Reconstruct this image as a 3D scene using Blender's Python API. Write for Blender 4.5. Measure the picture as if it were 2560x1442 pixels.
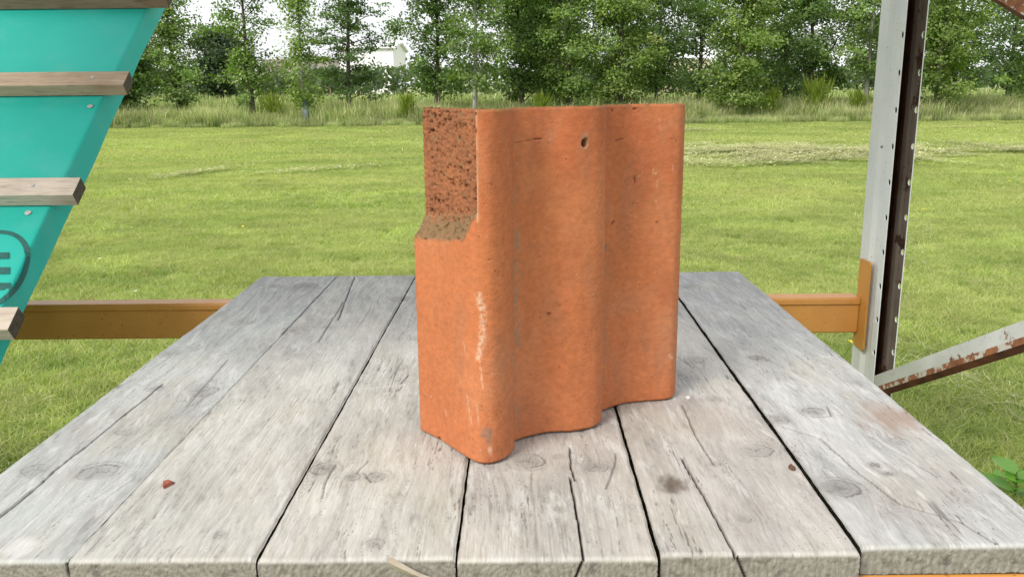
import bpy, bmesh, math, random
import numpy as np
from mathutils import Vector, Matrix
R_ = math.radians
for o in list(bpy.data.objects): bpy.data.objects.remove(o)
scene = bpy.context.scene
COL = scene.collection

# ---------------------------------------------------------------- camera
CAMH = 1.305                     # eye height above the lawn
TOP = 0.860                      # height of the plank worktop
pitch, roll = math.atan(505/2170), R_(0.5)
F = Vector((0, math.cos(pitch), -math.sin(pitch)))
U = Vector((0, math.sin(pitch), math.cos(pitch)))
Rt = Vector((1, 0, 0))
cr, ur = Rt*math.cos(roll) - U*math.sin(roll), Rt*math.sin(roll) + U*math.cos(roll)
cam_d = bpy.data.cameras.new('camera'); cam = bpy.data.objects.new('camera', cam_d); COL.objects.link(cam)
cam.matrix_world = Matrix(((cr.x, ur.x, -F.x, 0), (cr.y, ur.y, -F.y, 0), (cr.z, ur.z, -F.z, CAMH), (0, 0, 0, 1)))
cam_d.sensor_width = 36; cam_d.lens = 2170/2560*36; cam_d.clip_start = 0.02; cam_d.clip_end = 1500
scene.camera = cam

# ---------------------------------------------------------------- sky, sun, exposure
SUN = Vector((-0.52, -0.58, 0.68)).normalized()
el = math.asin(SUN.z); az = math.atan2(SUN.x, SUN.y)
w = bpy.data.worlds.new('World'); scene.world = w; w.use_nodes = True
nt = w.node_tree; nt.nodes.clear()
out = nt.nodes.new('ShaderNodeOutputWorld'); bg = nt.nodes.new('ShaderNodeBackground')
sky = nt.nodes.new('ShaderNodeTexSky'); sky.sky_type = 'NISHITA'; sky.sun_disc = False
sky.sun_elevation = el; sky.sun_rotation = az; sky.dust_density = 3.0; sky.air_density = 1.0
tc = nt.nodes.new('ShaderNodeTexCoord'); nz = nt.nodes.new('ShaderNodeTexNoise')
nz.inputs['Scale'].default_value = 2.2; nz.inputs['Detail'].default_value = 6
rmp = nt.nodes.new('ShaderNodeMapRange'); rmp.inputs['From Min'].default_value = .3; rmp.inputs['From Max'].default_value = .62
rmp.inputs['To Min'].default_value = .62; rmp.inputs['To Max'].default_value = 1.0
mx = nt.nodes.new('ShaderNodeMix'); mx.data_type = 'RGBA'
mx.inputs['B'].default_value = (13.4, 13.6, 13.9, 1)      # bright cloud sheet
nt.links.new(tc.outputs['Generated'], nz.inputs['Vector']); nt.links.new(nz.outputs['Fac'], rmp.inputs['Value'])
nt.links.new(rmp.outputs['Result'], mx.inputs['Factor']); nt.links.new(sky.outputs['Color'], mx.inputs['A'])
nt.links.new(mx.outputs['Result'], bg.inputs['Color']); bg.inputs['Strength'].default_value = 0.075
nt.links.new(bg.outputs['Background'], out.inputs['Surface'])
sd = bpy.data.lights.new('sun', 'SUN'); sd.energy = 2.8; sd.angle = R_(24); sd.color = (1, .95, .87)
so = bpy.data.objects.new('sun', sd); COL.objects.link(so); so.location = SUN*30
so.rotation_euler = (-SUN).to_track_quat('-Z', 'Y').to_euler()
vs = scene.view_settings; vs.view_transform = 'Standard'; vs.look = 'None'; vs.gamma = 1; vs.exposure = 0.50
vs.use_curve_mapping = False

# ---------------------------------------------------------------- numpy noise
def _perm(seed):
    r = np.random.RandomState(seed); p = r.permutation(512)
    a = r.rand(512)*2*np.pi
    return p, np.cos(a), np.sin(a)
_pc = {}
def pn(x, y, seed=0):
    if seed not in _pc: _pc[seed] = _perm(seed)
    p, gx, gy = _pc[seed]
    x = np.asarray(x, float); y = np.asarray(y, float)
    xi = np.floor(x).astype(int); yi = np.floor(y).astype(int); xf = x-xi; yf = y-yi
    def g(i, j, fx, fy):
        h = p[(p[i & 511]+j) & 511]; return gx[h]*fx+gy[h]*fy
    u = xf**3*(xf*(xf*6-15)+10); v = yf**3*(yf*(yf*6-15)+10)
    a = g(xi, yi, xf, yf); b = g(xi+1, yi, xf-1, yf); c = g(xi, yi+1, xf, yf-1); d = g(xi+1, yi+1, xf-1, yf-1)
    return ((a+(b-a)*u)*(1-v)+(c+(d-c)*u)*v)*1.5
def fbm(x, y, o=4, seed=0, gain=.5):
    s = 0; a = 1; t = 0
    for k in range(o):
        s = s+a*pn(x*2**k+17.3*k, y*2**k-9.1*k, seed+k); t += a; a *= gain
    return s/t*1.3
def sm(x, a, b):
    t = np.clip((x-a)/(b-a), 0, 1); return t*t*(3-2*t)
def seg_dist(u, v, pts):
    d = np.full(np.shape(u), 9e9)
    for (ax, ay), (bx, by) in zip(pts[:-1], pts[1:]):
        dx, dy = bx-ax, by-ay
        t = np.clip(((u-ax)*dx+(v-ay)*dy)/(dx*dx+dy*dy+1e-12), 0, 1)
        d = np.minimum(d, np.hypot(u-ax-t*dx, v-ay-t*dy))
    return d
def mixc(c, k, m):
    m = np.clip(m, 0, 1)[..., None]; return c*(1-m)+np.array(k)*m

# ---------------------------------------------------------------- object helpers
def tag(o, label=None, cat=None, group=None, kind=None):
    if label: o['label'] = label
    if cat: o['category'] = cat
    if group: o['group'] = group
    if kind: o['kind'] = kind
    return o
def empty(name, loc=(0, 0, 0), rz=0):
    o = bpy.data.objects.new(name, None); COL.objects.link(o); o.location = loc; o.rotation_euler[2] = rz
    o.empty_display_size = .1
    return o
def link(name, me, mat=None, parent=None, smooth=False):
    if mat is not None and not me.materials: me.materials.append(mat)
    if smooth: me.polygons.foreach_set('use_smooth', np.ones(len(me.polygons), bool))
    o = bpy.data.objects.new(name, me); COL.objects.link(o)
    if parent is not None: o.parent = parent
    return o
def raw_mesh(name, V, Fc, col=None):
    """V (n,3), Fc (m,k) uniform faces"""
    V = np.asarray(V, np.float32); Fc = np.asarray(Fc, np.int32)
    me = bpy.data.meshes.new(name); m, k = Fc.shape
    me.vertices.add(len(V)); me.vertices.foreach_set('co', V.ravel())
    me.loops.add(m*k); me.loops.foreach_set('vertex_index', Fc.ravel())
    me.polygons.add(m); me.polygons.foreach_set('loop_start', np.arange(0, m*k, k, dtype=np.int32))
    try: me.polygons.foreach_set('loop_total', np.full(m, k, np.int32))
    except Exception: pass
    me.update(calc_edges=True); me.validate()
    if col is not None: set_col(me, col)
    return me
def set_col(me, col):
    a = me.attributes.new('Col', 'FLOAT_COLOR', 'POINT')
    c = np.ones((len(me.vertices), 4), np.float32); c[:len(col), :3] = col
    a.data.foreach_set('color', c.ravel())
def gridfaces(nr, nc, off=0):
    i = np.arange(nr-1)[:, None]*nc+np.arange(nc-1)[None]
    return (np.stack([i, i+1, i+nc+1, i+nc], -1).reshape(-1, 4)+off)
class MB:
    def __init__(s): s.v = []; s.f = []; s.mi = []
    def add(s, vs, fs, mi=0):
        o = len(s.v); s.v += [tuple(map(float, v)) for v in vs]; s.f += [tuple(i+o for i in f) for f in fs]; s.mi += [mi]*len(fs)
    def box(s, lo, hi, mi=0):
        (a, b, c), (d, e, f) = lo, hi
        s.add([(a, b, c), (d, b, c), (d, e, c), (a, e, c), (a, b, f), (d, b, f), (d, e, f), (a, e, f)],
              [(3, 2, 1, 0), (4, 5, 6, 7), (0, 1, 5, 4), (1, 2, 6, 5), (2, 3, 7, 6), (3, 0, 4, 7)], mi)
    def prism(s, prof, axis, a, b, mi=0):
        """closed 2D profile extruded along axis (0/1/2) from a to b"""
        n = len(prof); P = []
        for t in (a, b):
            for (p, q) in prof:
                v = [p, q]; v.insert(axis, t); P.append(v)
        s.add(P, [tuple(range(n))[::-1], tuple(range(n, 2*n))]+[(i, (i+1) % n, n+(i+1) % n, n+i) for i in range(n)], mi)
    def tube(s, pts, rad, n=8, mi=0, cap=True):
        pts = [Vector(p) for p in pts]; rings = []
        for i, p in enumerate(pts):
            d = (pts[min(i+1, len(pts)-1)]-pts[max(i-1, 0)]).normalized()
            a = d.orthogonal().normalized() if abs(d.z) > .9 else d.cross(Vector((0, 0, 1))).normalized()
            b = d.cross(a); r = rad[i] if hasattr(rad, '__len__') else rad
            rings.append([p+(a*math.cos(2*math.pi*k/n)+b*math.sin(2*math.pi*k/n))*r for k in range(n)])
        V = [v for r in rings for v in r]; Fs = []
        for i in range(len(rings)-1):
            for k in range(n): Fs.append((i*n+k, i*n+(k+1) % n, (i+1)*n+(k+1) % n, (i+1)*n+k))
        if cap: Fs += [tuple(range(n))[::-1], tuple((len(rings)-1)*n+k for k in range(n))]
        s.add(V, Fs, mi)
    def build(s, name, mats, parent=None, smooth=False, bevel=0, loc=None):
        me = bpy.data.meshes.new(name); me.from_pydata(s.v, [], s.f); me.update()
        for m in (mats if isinstance(mats, (list, tuple)) else [mats]): me.materials.append(m)
        me.polygons.foreach_set('material_index', np.array(s.mi, np.int32))
        o = link(name, me, None, parent, smooth)
        if loc: o.location = loc
        if bevel:
            b = o.modifiers.new('bevel', 'BEVEL'); b.width = bevel; b.segments = 2; b.limit_method = 'ANGLE'
        return o

# ---------------------------------------------------------------- materials
def NM(name):
    m = bpy.data.materials.new(name); m.use_nodes = True; t = m.node_tree
    return m, t, t.nodes['Principled BSDF']
def nd(t, typ, **kw):
    n = t.nodes.new('ShaderNode'+typ)
    for k, v in kw.items():
        if k in n.inputs: n.inputs[k].default_value = v
        else: setattr(n, k, v)
    return n
def coords(t, kind='Object', scale=(1, 1, 1)):
    c = nd(t, 'TexCoord'); m = nd(t, 'Mapping'); m.inputs['Scale'].default_value = scale
    t.links.new(c.outputs[kind], m.inputs['Vector']); return m.outputs['Vector']
def noise(t, vec, scale, detail=4, rough=.55):
    n = nd(t, 'TexNoise', Scale=scale, Detail=detail, Roughness=rough); t.links.new(vec, n.inputs['Vector']); return n.outputs['Fac']
def mrange(t, v, a, b, c=0, d=1):
    n = nd(t, 'MapRange'); n.inputs['From Min'].default_value = a; n.inputs['From Max'].default_value = b
    n.inputs['To Min'].default_value = c; n.inputs['To Max'].default_value = d
    t.links.new(v, n.inputs['Value']); return n.outputs['Result']
def mixn(t, f, a, b, blend='MIX'):
    n = nd(t, 'Mix', data_type='RGBA', blend_type=blend)
    for s, v in (('Factor', f), ('A', a), ('B', b)):
        if isinstance(v, (int, float)): n.inputs[s].default_value = v
        elif isinstance(v, tuple): n.inputs[s].default_value = (*v, 1)[:4]
        else: t.links.new(v, n.inputs[s])
    return n.outputs['Result']
def bump(t, h, strength, dist, p):
    n = nd(t, 'Bump', Strength=strength, Distance=dist); t.links.new(h, n.inputs['Height']); t.links.new(n.outputs['Normal'], p.inputs['Normal'])
def attr(t, name='Col'):
    return nd(t, 'Attribute', attribute_name=name).outputs['Color']
def m_attr(name, rough=.85, var=.12, vscale=60, bscale=400, bdist=.0006, spec=.3, stretch=(1, 1, 1)):
    m, t, p = NM(name); v = coords(t, 'Object', stretch)
    f = mrange(t, noise(t, v, vscale, 5), .3, .7, 1-var, 1+var)
    g = nd(t, 'Combine' 'XYZ'); [t.links.new(f, g.inputs[i]) for i in range(3)]
    t.links.new(mixn(t, 1.0, attr(t), g.outputs[0], 'MULTIPLY'), p.inputs['Base Color'])
    p.inputs['Roughness'].default_value = rough; p.inputs['Specular IOR Level'].default_value = spec
    bump(t, noise(t, v, bscale, 3), .6, bdist, p); return m
def m_plain(name, a, b, rough=.8, scale=20, lo=.35, hi=.65, bscale=200, bdist=.0005, spec=.3, stretch=(1, 1, 1), kind='Object'):
    m, t, p = NM(name); v = coords(t, kind, stretch)
    t.links.new(mixn(t, mrange(t, noise(t, v, scale, 6), lo, hi), a, b), p.inputs['Base Color'])
    p.inputs['Roughness'].default_value = rough; p.inputs['Specular IOR Level'].default_value = spec
    bump(t, noise(t, v, bscale, 4), .6, bdist, p); return m
def m_rust(name, paint, paint2, rust, thr, rough=.5, scale=14, rust2=(.02, .012, .008), stretch=(1, 1, 1)):
    m, t, p = NM(name); v = coords(t, 'Object', stretch)
    base = mixn(t, mrange(t, noise(t, v, 9, 6), .35, .65), paint, paint2)
    spec_ = mrange(t, noise(t, v, 160, 3), .66, .72)
    base = mixn(t, spec_, base, tuple(c*.35 for c in paint))
    rn = noise(t, v, scale, 8, .65); rc = mixn(t, mrange(t, noise(t, v, 60, 4), .3, .7), rust, rust2)
    f = mrange(t, rn, thr, thr+.035)
    t.links.new(mixn(t, f, base, rc), p.inputs['Base Color'])
    t.links.new(mrange(t, f, 0, 1, rough, .9), p.inputs['Roughness'])
    bump(t, noise(t, v, 90, 5), .5, .0008, p); return m
def m_leaf(name, trans=.35, rough=.5, tint=(.9, 1.15, .35), rnd=.3, pos=None):
    m, t, p = NM(name); o = t.nodes['Material Output']
    c = attr(t); oi = nd(t, 'ObjectInfo')
    if rnd:
        f = mrange(t, oi.outputs['Random'], 0, 1, 1-rnd, 1+rnd)
        g = nd(t, 'CombineXYZ'); [t.links.new(f, g.inputs[i]) for i in range(3)]
        c = mixn(t, 1.0, c, g.outputs[0], 'MULTIPLY')
    if pos: c = pos(t, c)
    t.links.new(c, p.inputs['Base Color']); p.inputs['Roughness'].default_value = rough; p.inputs['Specular IOR Level'].default_value = .35
    tr = nd(t, 'BsdfTranslucent'); t.links.new(mixn(t, 1.0, c, tuple(x*1.3 for x in tint), 'MULTIPLY'), tr.inputs['Color'])
    ms = nd(t, 'MixShader', Fac=trans); t.links.new(p.outputs[0], ms.inputs[1]); t.links.new(tr.outputs[0], ms.inputs[2])
    t.links.new(ms.outputs[0], o.inputs['Surface']); return m

M_tile = m_attr('tile_concrete', rough=.82, var=.12, vscale=120, bscale=420, bdist=.0011, stretch=(1, 1, 1.3))
M_wood = m_attr('grey_plank', rough=.72, var=.10, vscale=150, bscale=230, bdist=.0010, stretch=(3, .28, 1), spec=.35)
M_lawnblade = None

# ================================================================ LAND
def lawn_pos(t, c):
    geo = nd(t, 'NewGeometry'); mp = nd(t, 'Mapping'); mp.inputs['Scale'].default_value = (.35, 1, 0)
    t.links.new(geo.outputs['Position'], mp.inputs['Vector']); v = mp.outputs['Vector']
    c = mixn(t, mrange(t, noise(t, v, .55, 5), .42, .72, 0, .75), c, (.50, .48, .22))
    c = mixn(t, mrange(t, noise(t, v, 1.4, 4), .5, .75, 0, .6), c, (.19, .28, .055))
    c = mixn(t, mrange(t, noise(t, geo.outputs['Position'], 7, 3), .52, .72, 0, .5), c, (.16, .25, .05))
    return mixn(t, mrange(t, noise(t, geo.outputs['Position'], 3.3, 5, .65), .6, .75, 0, .6), c, (.42, .37, .19))
def ground_mat():
    m, t, p = NM('turf_soil')
    geo = nd(t, 'NewGeometry'); v = geo.outputs['Position']
    c = mixn(t, mrange(t, noise(t, v, 9, 6), .35, .65), (.13, .16, .045), (.24, .28, .085))
    c = mixn(t, mrange(t, noise(t, v, .12, 5), .35, .65), c, (.27, .32, .10))
    t.links.new(c, p.inputs['Base Color']); p.inputs['Roughness'].default_value = .95
    bump(t, noise(t, v, 30, 5), 1, .02, p); return m
def land():
    ys = np.r_[np.linspace(-12, 34, 24), np.geomspace(38, 900, 22)]; xs = np.r_[-900, -400, -200, np.linspace(-90, 90, 46), 200, 400, 900]
    X, Y = np.meshgrid(xs, ys); Z = np.zeros_like(X)
    far = sm(Y, 36, 120); Z += far*(.35+.35*pn(X/40, Y/40, 3))+sm(Y, 200, 900)*2.0
    o = link('meadow_ground', raw_mesh('meadow_ground', np.stack([X, Y, Z], -1).reshape(-1, 3), gridfaces(*X.shape)), ground_mat(), smooth=True)
    tag(o, kind='structure')
land()

LIB = bpy.data.collections.new('library')      # instance sources, not linked to the scene
def blades_mesh(name, n, size, hmin, hmax, wid, cols, seed, bend=.5, flop=.25, top=None, segs=2):
    r = np.random.RandomState(seed)
    # tufted distribution
    nt_ = max(6, n//22); tx = r.uniform(-size/2, size/2, (nt_, 2)); k = r.randint(0, nt_, n)
    P = tx[k]+r.normal(0, size*.035, (n, 2)); loose = r.rand(n) < .45; P[loose] = r.uniform(-size/2, size/2, (loose.sum(), 2))
    H = r.uniform(hmin, hmax, n)*np.where(r.rand(n) < .08, 1.35, 1); a = r.uniform(0, 2*np.pi, n); a2 = r.uniform(0, 2*np.pi, n)
    d = np.stack([np.cos(a), np.sin(a)], -1); wd = np.stack([np.cos(a2), np.sin(a2)], -1)
    ln = np.abs(r.normal(flop, .22, n))*H; W = wid*r.uniform(.6, 1.3, n)
    V = np.zeros((n, 5, 3)); C = np.zeros((n, 5, 3))
    base = np.array(cols)[r.randint(0, len(cols), n)]*r.uniform(.75, 1.25, (n, 1))
    z1 = H*.55; z2 = H*np.clip(1-ln/H*bend*.5, .25, 1)
    for j, (fr, zz, ww, sgn) in enumerate(((0, 0*H, 1, -1), (0, 0*H, 1, 1), (.35, z1, .8, 1), (.35, z1, .8, -1), (1, z2, 0, 0))):
        V[:, j, :2] = P+d*(ln*fr)[:, None]+wd*(W*ww*sgn*.5)[:, None]; V[:, j, 2] = zz
        C[:, j] = base
    if top is not None:
        sel = r.rand(n) < top[1]; tcol = np.array(top[0])*r.uniform(.8, 1.2, (n, 1))
        C[sel, 4] = tcol[sel]
        for j in (2, 3): C[sel, j] = .55*tcol[sel]+.45*base[sel]
        V[sel, 2, :2] += wd[sel]*wid*.25; V[sel, 3, :2] -= wd[sel]*wid*.25
    b = np.arange(n)[:, None]*5
    T = np.concatenate([b+np.array([[0, 1, 2]]), b+np.array([[0, 2, 3]]), b+np.array([[3, 2, 4]])])
    return raw_mesh(name, V.reshape(-1, 3), T, C.reshape(-1, 3))
def scatter(name, meshes, mat, pts, seed, smin=.85, smax=1.2, kind='stuff', label=None, cat=None, zs=None):
    col = bpy.data.collections.new(name+'_source'); LIB.children.link(col)
    for k, me in enumerate(meshes):
        me.materials.append(mat); col.objects.link(bpy.data.objects.new(name+'_clump', me))
    pts = np.asarray(pts, np.float32); me = bpy.data.meshes.new(name); me.vertices.add(len(pts)); me.vertices.foreach_set('co', pts.ravel()); me.update()
    r = np.random.RandomState(seed)
    sc = r.uniform(smin, smax, len(pts)) if zs is None else zs
    a = me.attributes.new('scl', 'FLOAT', 'POINT'); a.data.foreach_set('value', sc.astype(np.float32))
    a = me.attributes.new('rot', 'FLOAT', 'POINT'); a.data.foreach_set('value', r.uniform(0, 6.28, len(pts)).astype(np.float32))
    o = bpy.data.objects.new(name, me); COL.objects.link(o)
    g = bpy.data.node_groups.new(name, 'GeometryNodeTree'); g.interface.new_socket('Geometry', in_out='INPUT', socket_type='NodeSocketGeometry')
    g.interface.new_socket('Geometry', in_out='OUTPUT', socket_type='NodeSocketGeometry'); N = g.nodes
    gi = N.new('NodeGroupInput'); go = N.new('NodeGroupOutput'); ip = N.new('GeometryNodeInstanceOnPoints'); ci = N.new('GeometryNodeCollectionInfo')
    ci.inputs['Collection'].default_value = col; ci.inputs['Separate Children'].default_value = True; ci.inputs['Reset Children'].default_value = True
    na = N.new('GeometryNodeInputNamedAttribute'); na.data_type = 'FLOAT'; na.inputs['Name'].default_value = 'scl'
    nr = N.new('GeometryNodeInputNamedAttribute'); nr.data_type = 'FLOAT'; nr.inputs['Name'].default_value = 'rot'
    cx = N.new('ShaderNodeCombineXYZ'); L = g.links
    L.new(gi.outputs[0], ip.inputs['Points']); L.new(ci.outputs[0], ip.inputs['Instance']); ip.inputs['Pick Instance'].default_value = True
    L.new(nr.outputs['Attribute'], cx.inputs['Z']); L.new(cx.outputs[0], ip.inputs['Rotation']); L.new(na.outputs['Attribute'], ip.inputs['Scale'])
    L.new(ip.outputs[0], go.inputs[0])
    md = o.modifiers.new('scatter', 'NODES'); md.node_group = g
    tag(o, label, cat, kind=kind); return o
def jitter_grid(x0, x1, y0, y1, step, seed, wedge=None):
    r = np.random.RandomState(seed); xs = np.arange(x0, x1, step); ys = np.arange(y0, y1, step)
    X, Y = np.meshgrid(xs, ys); P = np.stack([X.ravel(), Y.ravel()], -1)+r.uniform(-.45, .45, (X.size, 2))*step
    if wedge: P = P[(np.abs(P[:, 0]) < wedge[0]*np.maximum(P[:, 1], 0)+wedge[1])]
    return np.c_[P, np.zeros(len(P))]
GREENS = [(.325, .385, .12), (.385, .43, .145), (.26, .335, .09), (.43, .445, .18), (.54, .49, .27)]
M_lawn = m_leaf('lawn_blade', trans=.42, rough=.55, rnd=.22, pos=lawn_pos)
W_ = (.75, 1.4)
near = [blades_mesh('near_turf', 2300, .34, .022, .062, .0034, GREENS, s, flop=.8) for s in (1, 2, 3)]
scatter('lawn_near', near, M_lawn, jitter_grid(-8, 8, .6, 9.2, .24, 5, W_), 1, label='tufty mown grass close around the rack', cat='grass')
mid = [blades_mesh('mid_turf', 2600, .75, .025, .065, .0062, GREENS, s, flop=.8) for s in (4, 5, 6)]
scatter('lawn_middle', mid, M_lawn, jitter_grid(-14, 14, 8.8, 16.2, .5, 6, W_), 2, label='mown green lawn in the middle distance', cat='grass')
farb = [blades_mesh('far_turf', 2800, 1.6, .03, .07, .012, GREENS, s, flop=.8) for s in (7, 8, 9)]
scatter('lawn_far', farb, M_lawn, jitter_grid(-25, 25, 15.6, 30.5, 1.05, 7, W_), 3, label='far mown lawn running up to the long grass', cat='grass')

# long unmown grass in front of the trees
STRAW = (.66, .58, .39)
LG = [(.20, .31, .075), (.25, .34, .095), (.17, .28, .065), (.29, .33, .12)]
tall = [blades_mesh('tall_grass', 900, 1.5, .30, .85, .012, LG, s, flop=.3, bend=.8, top=(STRAW, .48)) for s in (11, 12, 13)]
M_tall = m_leaf('long_grass', trans=.35, rough=.6, rnd=.25)
tp = jitter_grid(-27, 27, 29.9, 36.5, .62, 9)
r = np.random.RandomState(4); tz = (.55+.75*np.clip(pn(tp[:, 0]/2.3, tp[:, 1]/1.5, 8)+.5, 0, 1))*sm(tp[:, 1], 29.2, 31.6)*.75+.18
scatter('long_grass', tall, M_tall, tp, 4, zs=tz, label='long seeding grass strip under the row of trees', cat='grass')
fm = [blades_mesh('meadow_clump', 700, 5, .3, .7, .06, [(.22, .29, .10), (.28, .33, .12), (.19, .26, .09)], s, top=(STRAW, .15)) for s in (14, 15)]
scatter('meadow', fm, M_tall, jitter_grid(-75, 75, 39, 90, 3.0, 10, (.85, 5)), 5, label='rough meadow seen between the tree trunks', cat='meadow')
# dry mowings lying on the lawn
def straw_mesh(name, n, seed, wk=1, dz0=0):
    r = np.random.RandomState(seed); P = r.normal(0, .26, (n, 2))*np.array([2.4, .4]); a = r.normal(0, .6, n)+np.where(r.rand(n) < .25, 1.2, 0)
    L = r.uniform(.04, .14, n); W = .0016*wk*r.uniform(.6, 1.5, n); z = r.uniform(.02, .06, n)+dz0; dz = r.normal(0, .012, n)
    d = np.stack([np.cos(a), np.sin(a)], -1)*L[:, None]; e = np.stack([-np.sin(a), np.cos(a)], -1)*W[:, None]
    V = np.stack([np.c_[P-e, z], np.c_[P+e, z], np.c_[P+d+e, z+dz], np.c_[P+d-e, z+dz]], 1)
    c = np.array([(.56, .54, .30), (.48, .47, .25), (.40, .38, .2), (.48, .50, .22)])[r.randint(0, 4, n)]*r.uniform(.8, 1.15, (n, 1))
    return raw_mesh(name, V.reshape(-1, 3), np.arange(n*4).reshape(n, 4), np.repeat(c, 4, 0))
sp = []
r = np.random.RandomState(21)
for (cx, cy, sx, sy, n) in ((5.0, 16.0, 1.7, 1.0, 62), (6.8, 17.2, 1.6, .5, 22), (10.6, 16.6, 1.6, .4, 16), (-4.6, 13.9, .6, .3, 2), (3.05, 5.35, .2, .08, 1), (2.05, 3.45, .15, .05, 1), (2.9, 7.6, .4, .2, 2), (-2.0, 3.0, .25, .1, 1), (6, 25, 4, .6, 5)):
    sp += [(r.normal(cx, sx), r.normal(cy, sy), 0) for _ in range(n)]
M_straw = m_leaf('dry_mowings', trans=.2, rough=.7, rnd=.15)
sp = np.array(sp); far_ = sp[:, 1] > 9
scatter('hay_streaks', [straw_mesh('hay', 380, s, 3.2, .05) for s in (4, 5, 6)], M_straw, sp[far_], 23, .7, 1.2, label='pale dried hay streaks left on the lawn far right of the tile', cat='hay')
scatter('dry_mowings', [straw_mesh('mowings', 420, s) for s in (1, 2, 3)], M_straw, sp[~far_], 22, .6, 1.1, label='dry straw-coloured mowings lying on the lawn', cat='mowings')

# ================================================================ TREES
def bark(name, a, b): return m_plain(name, a, b, .9, 12, bscale=40, bdist=.006, stretch=(1, 1, .25))
M_bark = bark('bark', (.07, .06, .048), (.14, .12, .095)); M_palebark = bark('pale_bark', (.22, .21, .19), (.36, .34, .31))
M_leafm = m_leaf('tree_leaf', trans=.45, rough=.38, rnd=0)
def tree(name, x, y, H, rad, cb, leaves, col, seed, label, trunk_r=.075, pale=False, lean=(0, 0), leaf=.115, clump=.21, flat=.55, gap=0, low=None, group='trees in the row behind the lawn', guard=False, cat='tree', up=.5):
    rad *= 1.2; leaves = int(leaves*2.1)
    r = np.random.RandomState(seed); root = empty(name, (x, y, 0)); tag(root, label, cat, group)
    mb = MB(); n = 9; P = []
    for k in range(n):
        t = k/(n-1); P.append(Vector((lean[0]*t*H+.05*H*.3*math.sin(seed+3*t), lean[1]*t*H+.03*math.cos(seed*2+4*t), t*H-.05*(k == 0))))
    mb.tube(P, [trunk_r*(1.25-1.15*k/(n-1)) for k in range(n)], 8)
    def tp(t): i = min(int(t*(n-1)), n-2); return P[i].lerp(P[i+1], t*(n-1)-i)
    C = []; Wt = []
    nb = int(26+H*3)
    for k in range(nb):
        t = cb/H+(1-cb/H)*(k+.5)/nb; a = k*2.39996+r.uniform(-.5, .5)
        # crown profile: full below, tapering above
        q = (t*H-cb)/(H-cb); prof = (.55+.45*math.sin(min(q*2.2, 1.57)))*(1-.75*q**2)
        L = rad*prof*r.uniform(.55, 1.12); b0 = tp(t); s_ = r.uniform(.25, .85)*up*2
        if low is not None and low[0] < t*H < low[1]: L *= low[2]
        end = b0+Vector((math.cos(a)*L, math.sin(a)*L, L*s_-.1*L)); midp = b0.lerp(end, .5)+Vector((0, 0, .10*L))
        mb.tube([b0, midp, end], [trunk_r*.36*(1-.6*t), trunk_r*.2*(1-.6*t), .004], 5, cap=False)
        for j in range(r.randint(4, 8)):
            u = r.uniform(.25, 1.05); c = (b0.lerp(midp, u*2) if u < .5 else midp.lerp(end, u*2-1))
            c = c+Vector(r.normal(0, .16*max(L, .5), 3)*np.array([1, 1, .7]))
            if r.rand() < gap: continue
            C.append(c); Wt.append(r.uniform(.4, 1.3))
    mb.build('trunk', M_palebark if pale else M_bark, root, smooth=True)
    C = np.array(C); Wt = np.array(Wt)/sum(Wt); k = r.choice(len(C), leaves, p=Wt)
    sg = clump*r.uniform(.7, 1.3, len(C))
    pos = C[k]+r.normal(0, 1, (leaves, 3))*(sg[k])[:, None]*np.array([1, 1, flat])
    pos[:, 2] = np.maximum(pos[:, 2], .15+.2*r.rand(leaves))
    cen = np.array([lean[0]*pos[:, 2], lean[1]*pos[:, 2]]).T
    outv = np.c_[pos[:, :2]-cen, np.full(leaves, .25)]; outv /= np.linalg.norm(outv, axis=1)[:, None]+1e-6
    nrm = r.normal(0, .55, (leaves, 3))+outv*.55+np.array([0, 0, .75]); nrm /= np.linalg.norm(nrm, axis=1)[:, None]
    ax = np.cross(nrm, r.normal(0, 1, (leaves, 3))); ax /= np.linalg.norm(ax, axis=1)[:, None]; bx = np.cross(nrm, ax)
    sz = leaf*r.uniform(.6, 1.25, leaves)[:, None]
    V = np.stack([pos-ax*sz*.5, pos+bx*sz*.32-nrm*sz*.06, pos+ax*sz*.55-nrm*sz*.14, pos-bx*sz*.32-nrm*sz*.06], 1)
    cl = np.array(col)[None]*(1+.22*r.normal(0, 1, (len(C), 1)))[k]*r.uniform(.82, 1.2, (leaves, 1))
    cl = np.clip(cl, .012, .4); yel = r.rand(leaves) < .07; cl[yel] *= np.array([1.5, 1.25, .9])
    me = raw_mesh('crown', V.reshape(-1, 3), np.arange(leaves*4).reshape(-1, 4), np.repeat(cl, 4, 0))
    link('crown', me, M_leafm, root)
    if guard:
        g = MB(); g.tube([(0, 0, -.02), (0, 0, .95)], trunk_r*1.7, 10); g.build('trunk_guard', m_plain('guard_plastic', (.16, .21, .22), (.22, .27, .28), .5), root, smooth=True)
    return root
G1, G2, G3, G4 = (.175, .255, .075), (.145, .225, .07), (.205, .285, .08), (.12, .19, .065)
T = 'young_tree'
tree(T, -14.3, 32.5, 3.6, 1.35, .35, 6500, G2, 1, 'dark bushy tree just right of the green roofing panel', leaf=.15)
tree(T, -12.4, 33.0, 6.0, 1.35, .6, 6200, G1, 2, 'slender tree with thin bare lower trunk, left of the open sky', .08, gap=.2, low=(2.6, 6, .85))
tree(T, -9.35, 32.2, 6.3, 1.4, .4, 5200, G1, 3, 'open-crowned tree with sky showing round its trunk', .09, gap=.38, low=(1.75, 2.7, .3))
tree(T, -7.1, 30.8, 6.0, .95, .5, 3000, G3, 4, 'thin tree with grey guard tube round its foot', .055, gap=.3, guard=True, pale=True, low=(2.0, 6, .6))
tree(T, -6.2, 34.5, 6.6, 1.5, .8, 6200, G4, 5, 'dark layered tree in front of the white building', .09, gap=.12, flat=.35, up=.3)
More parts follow.
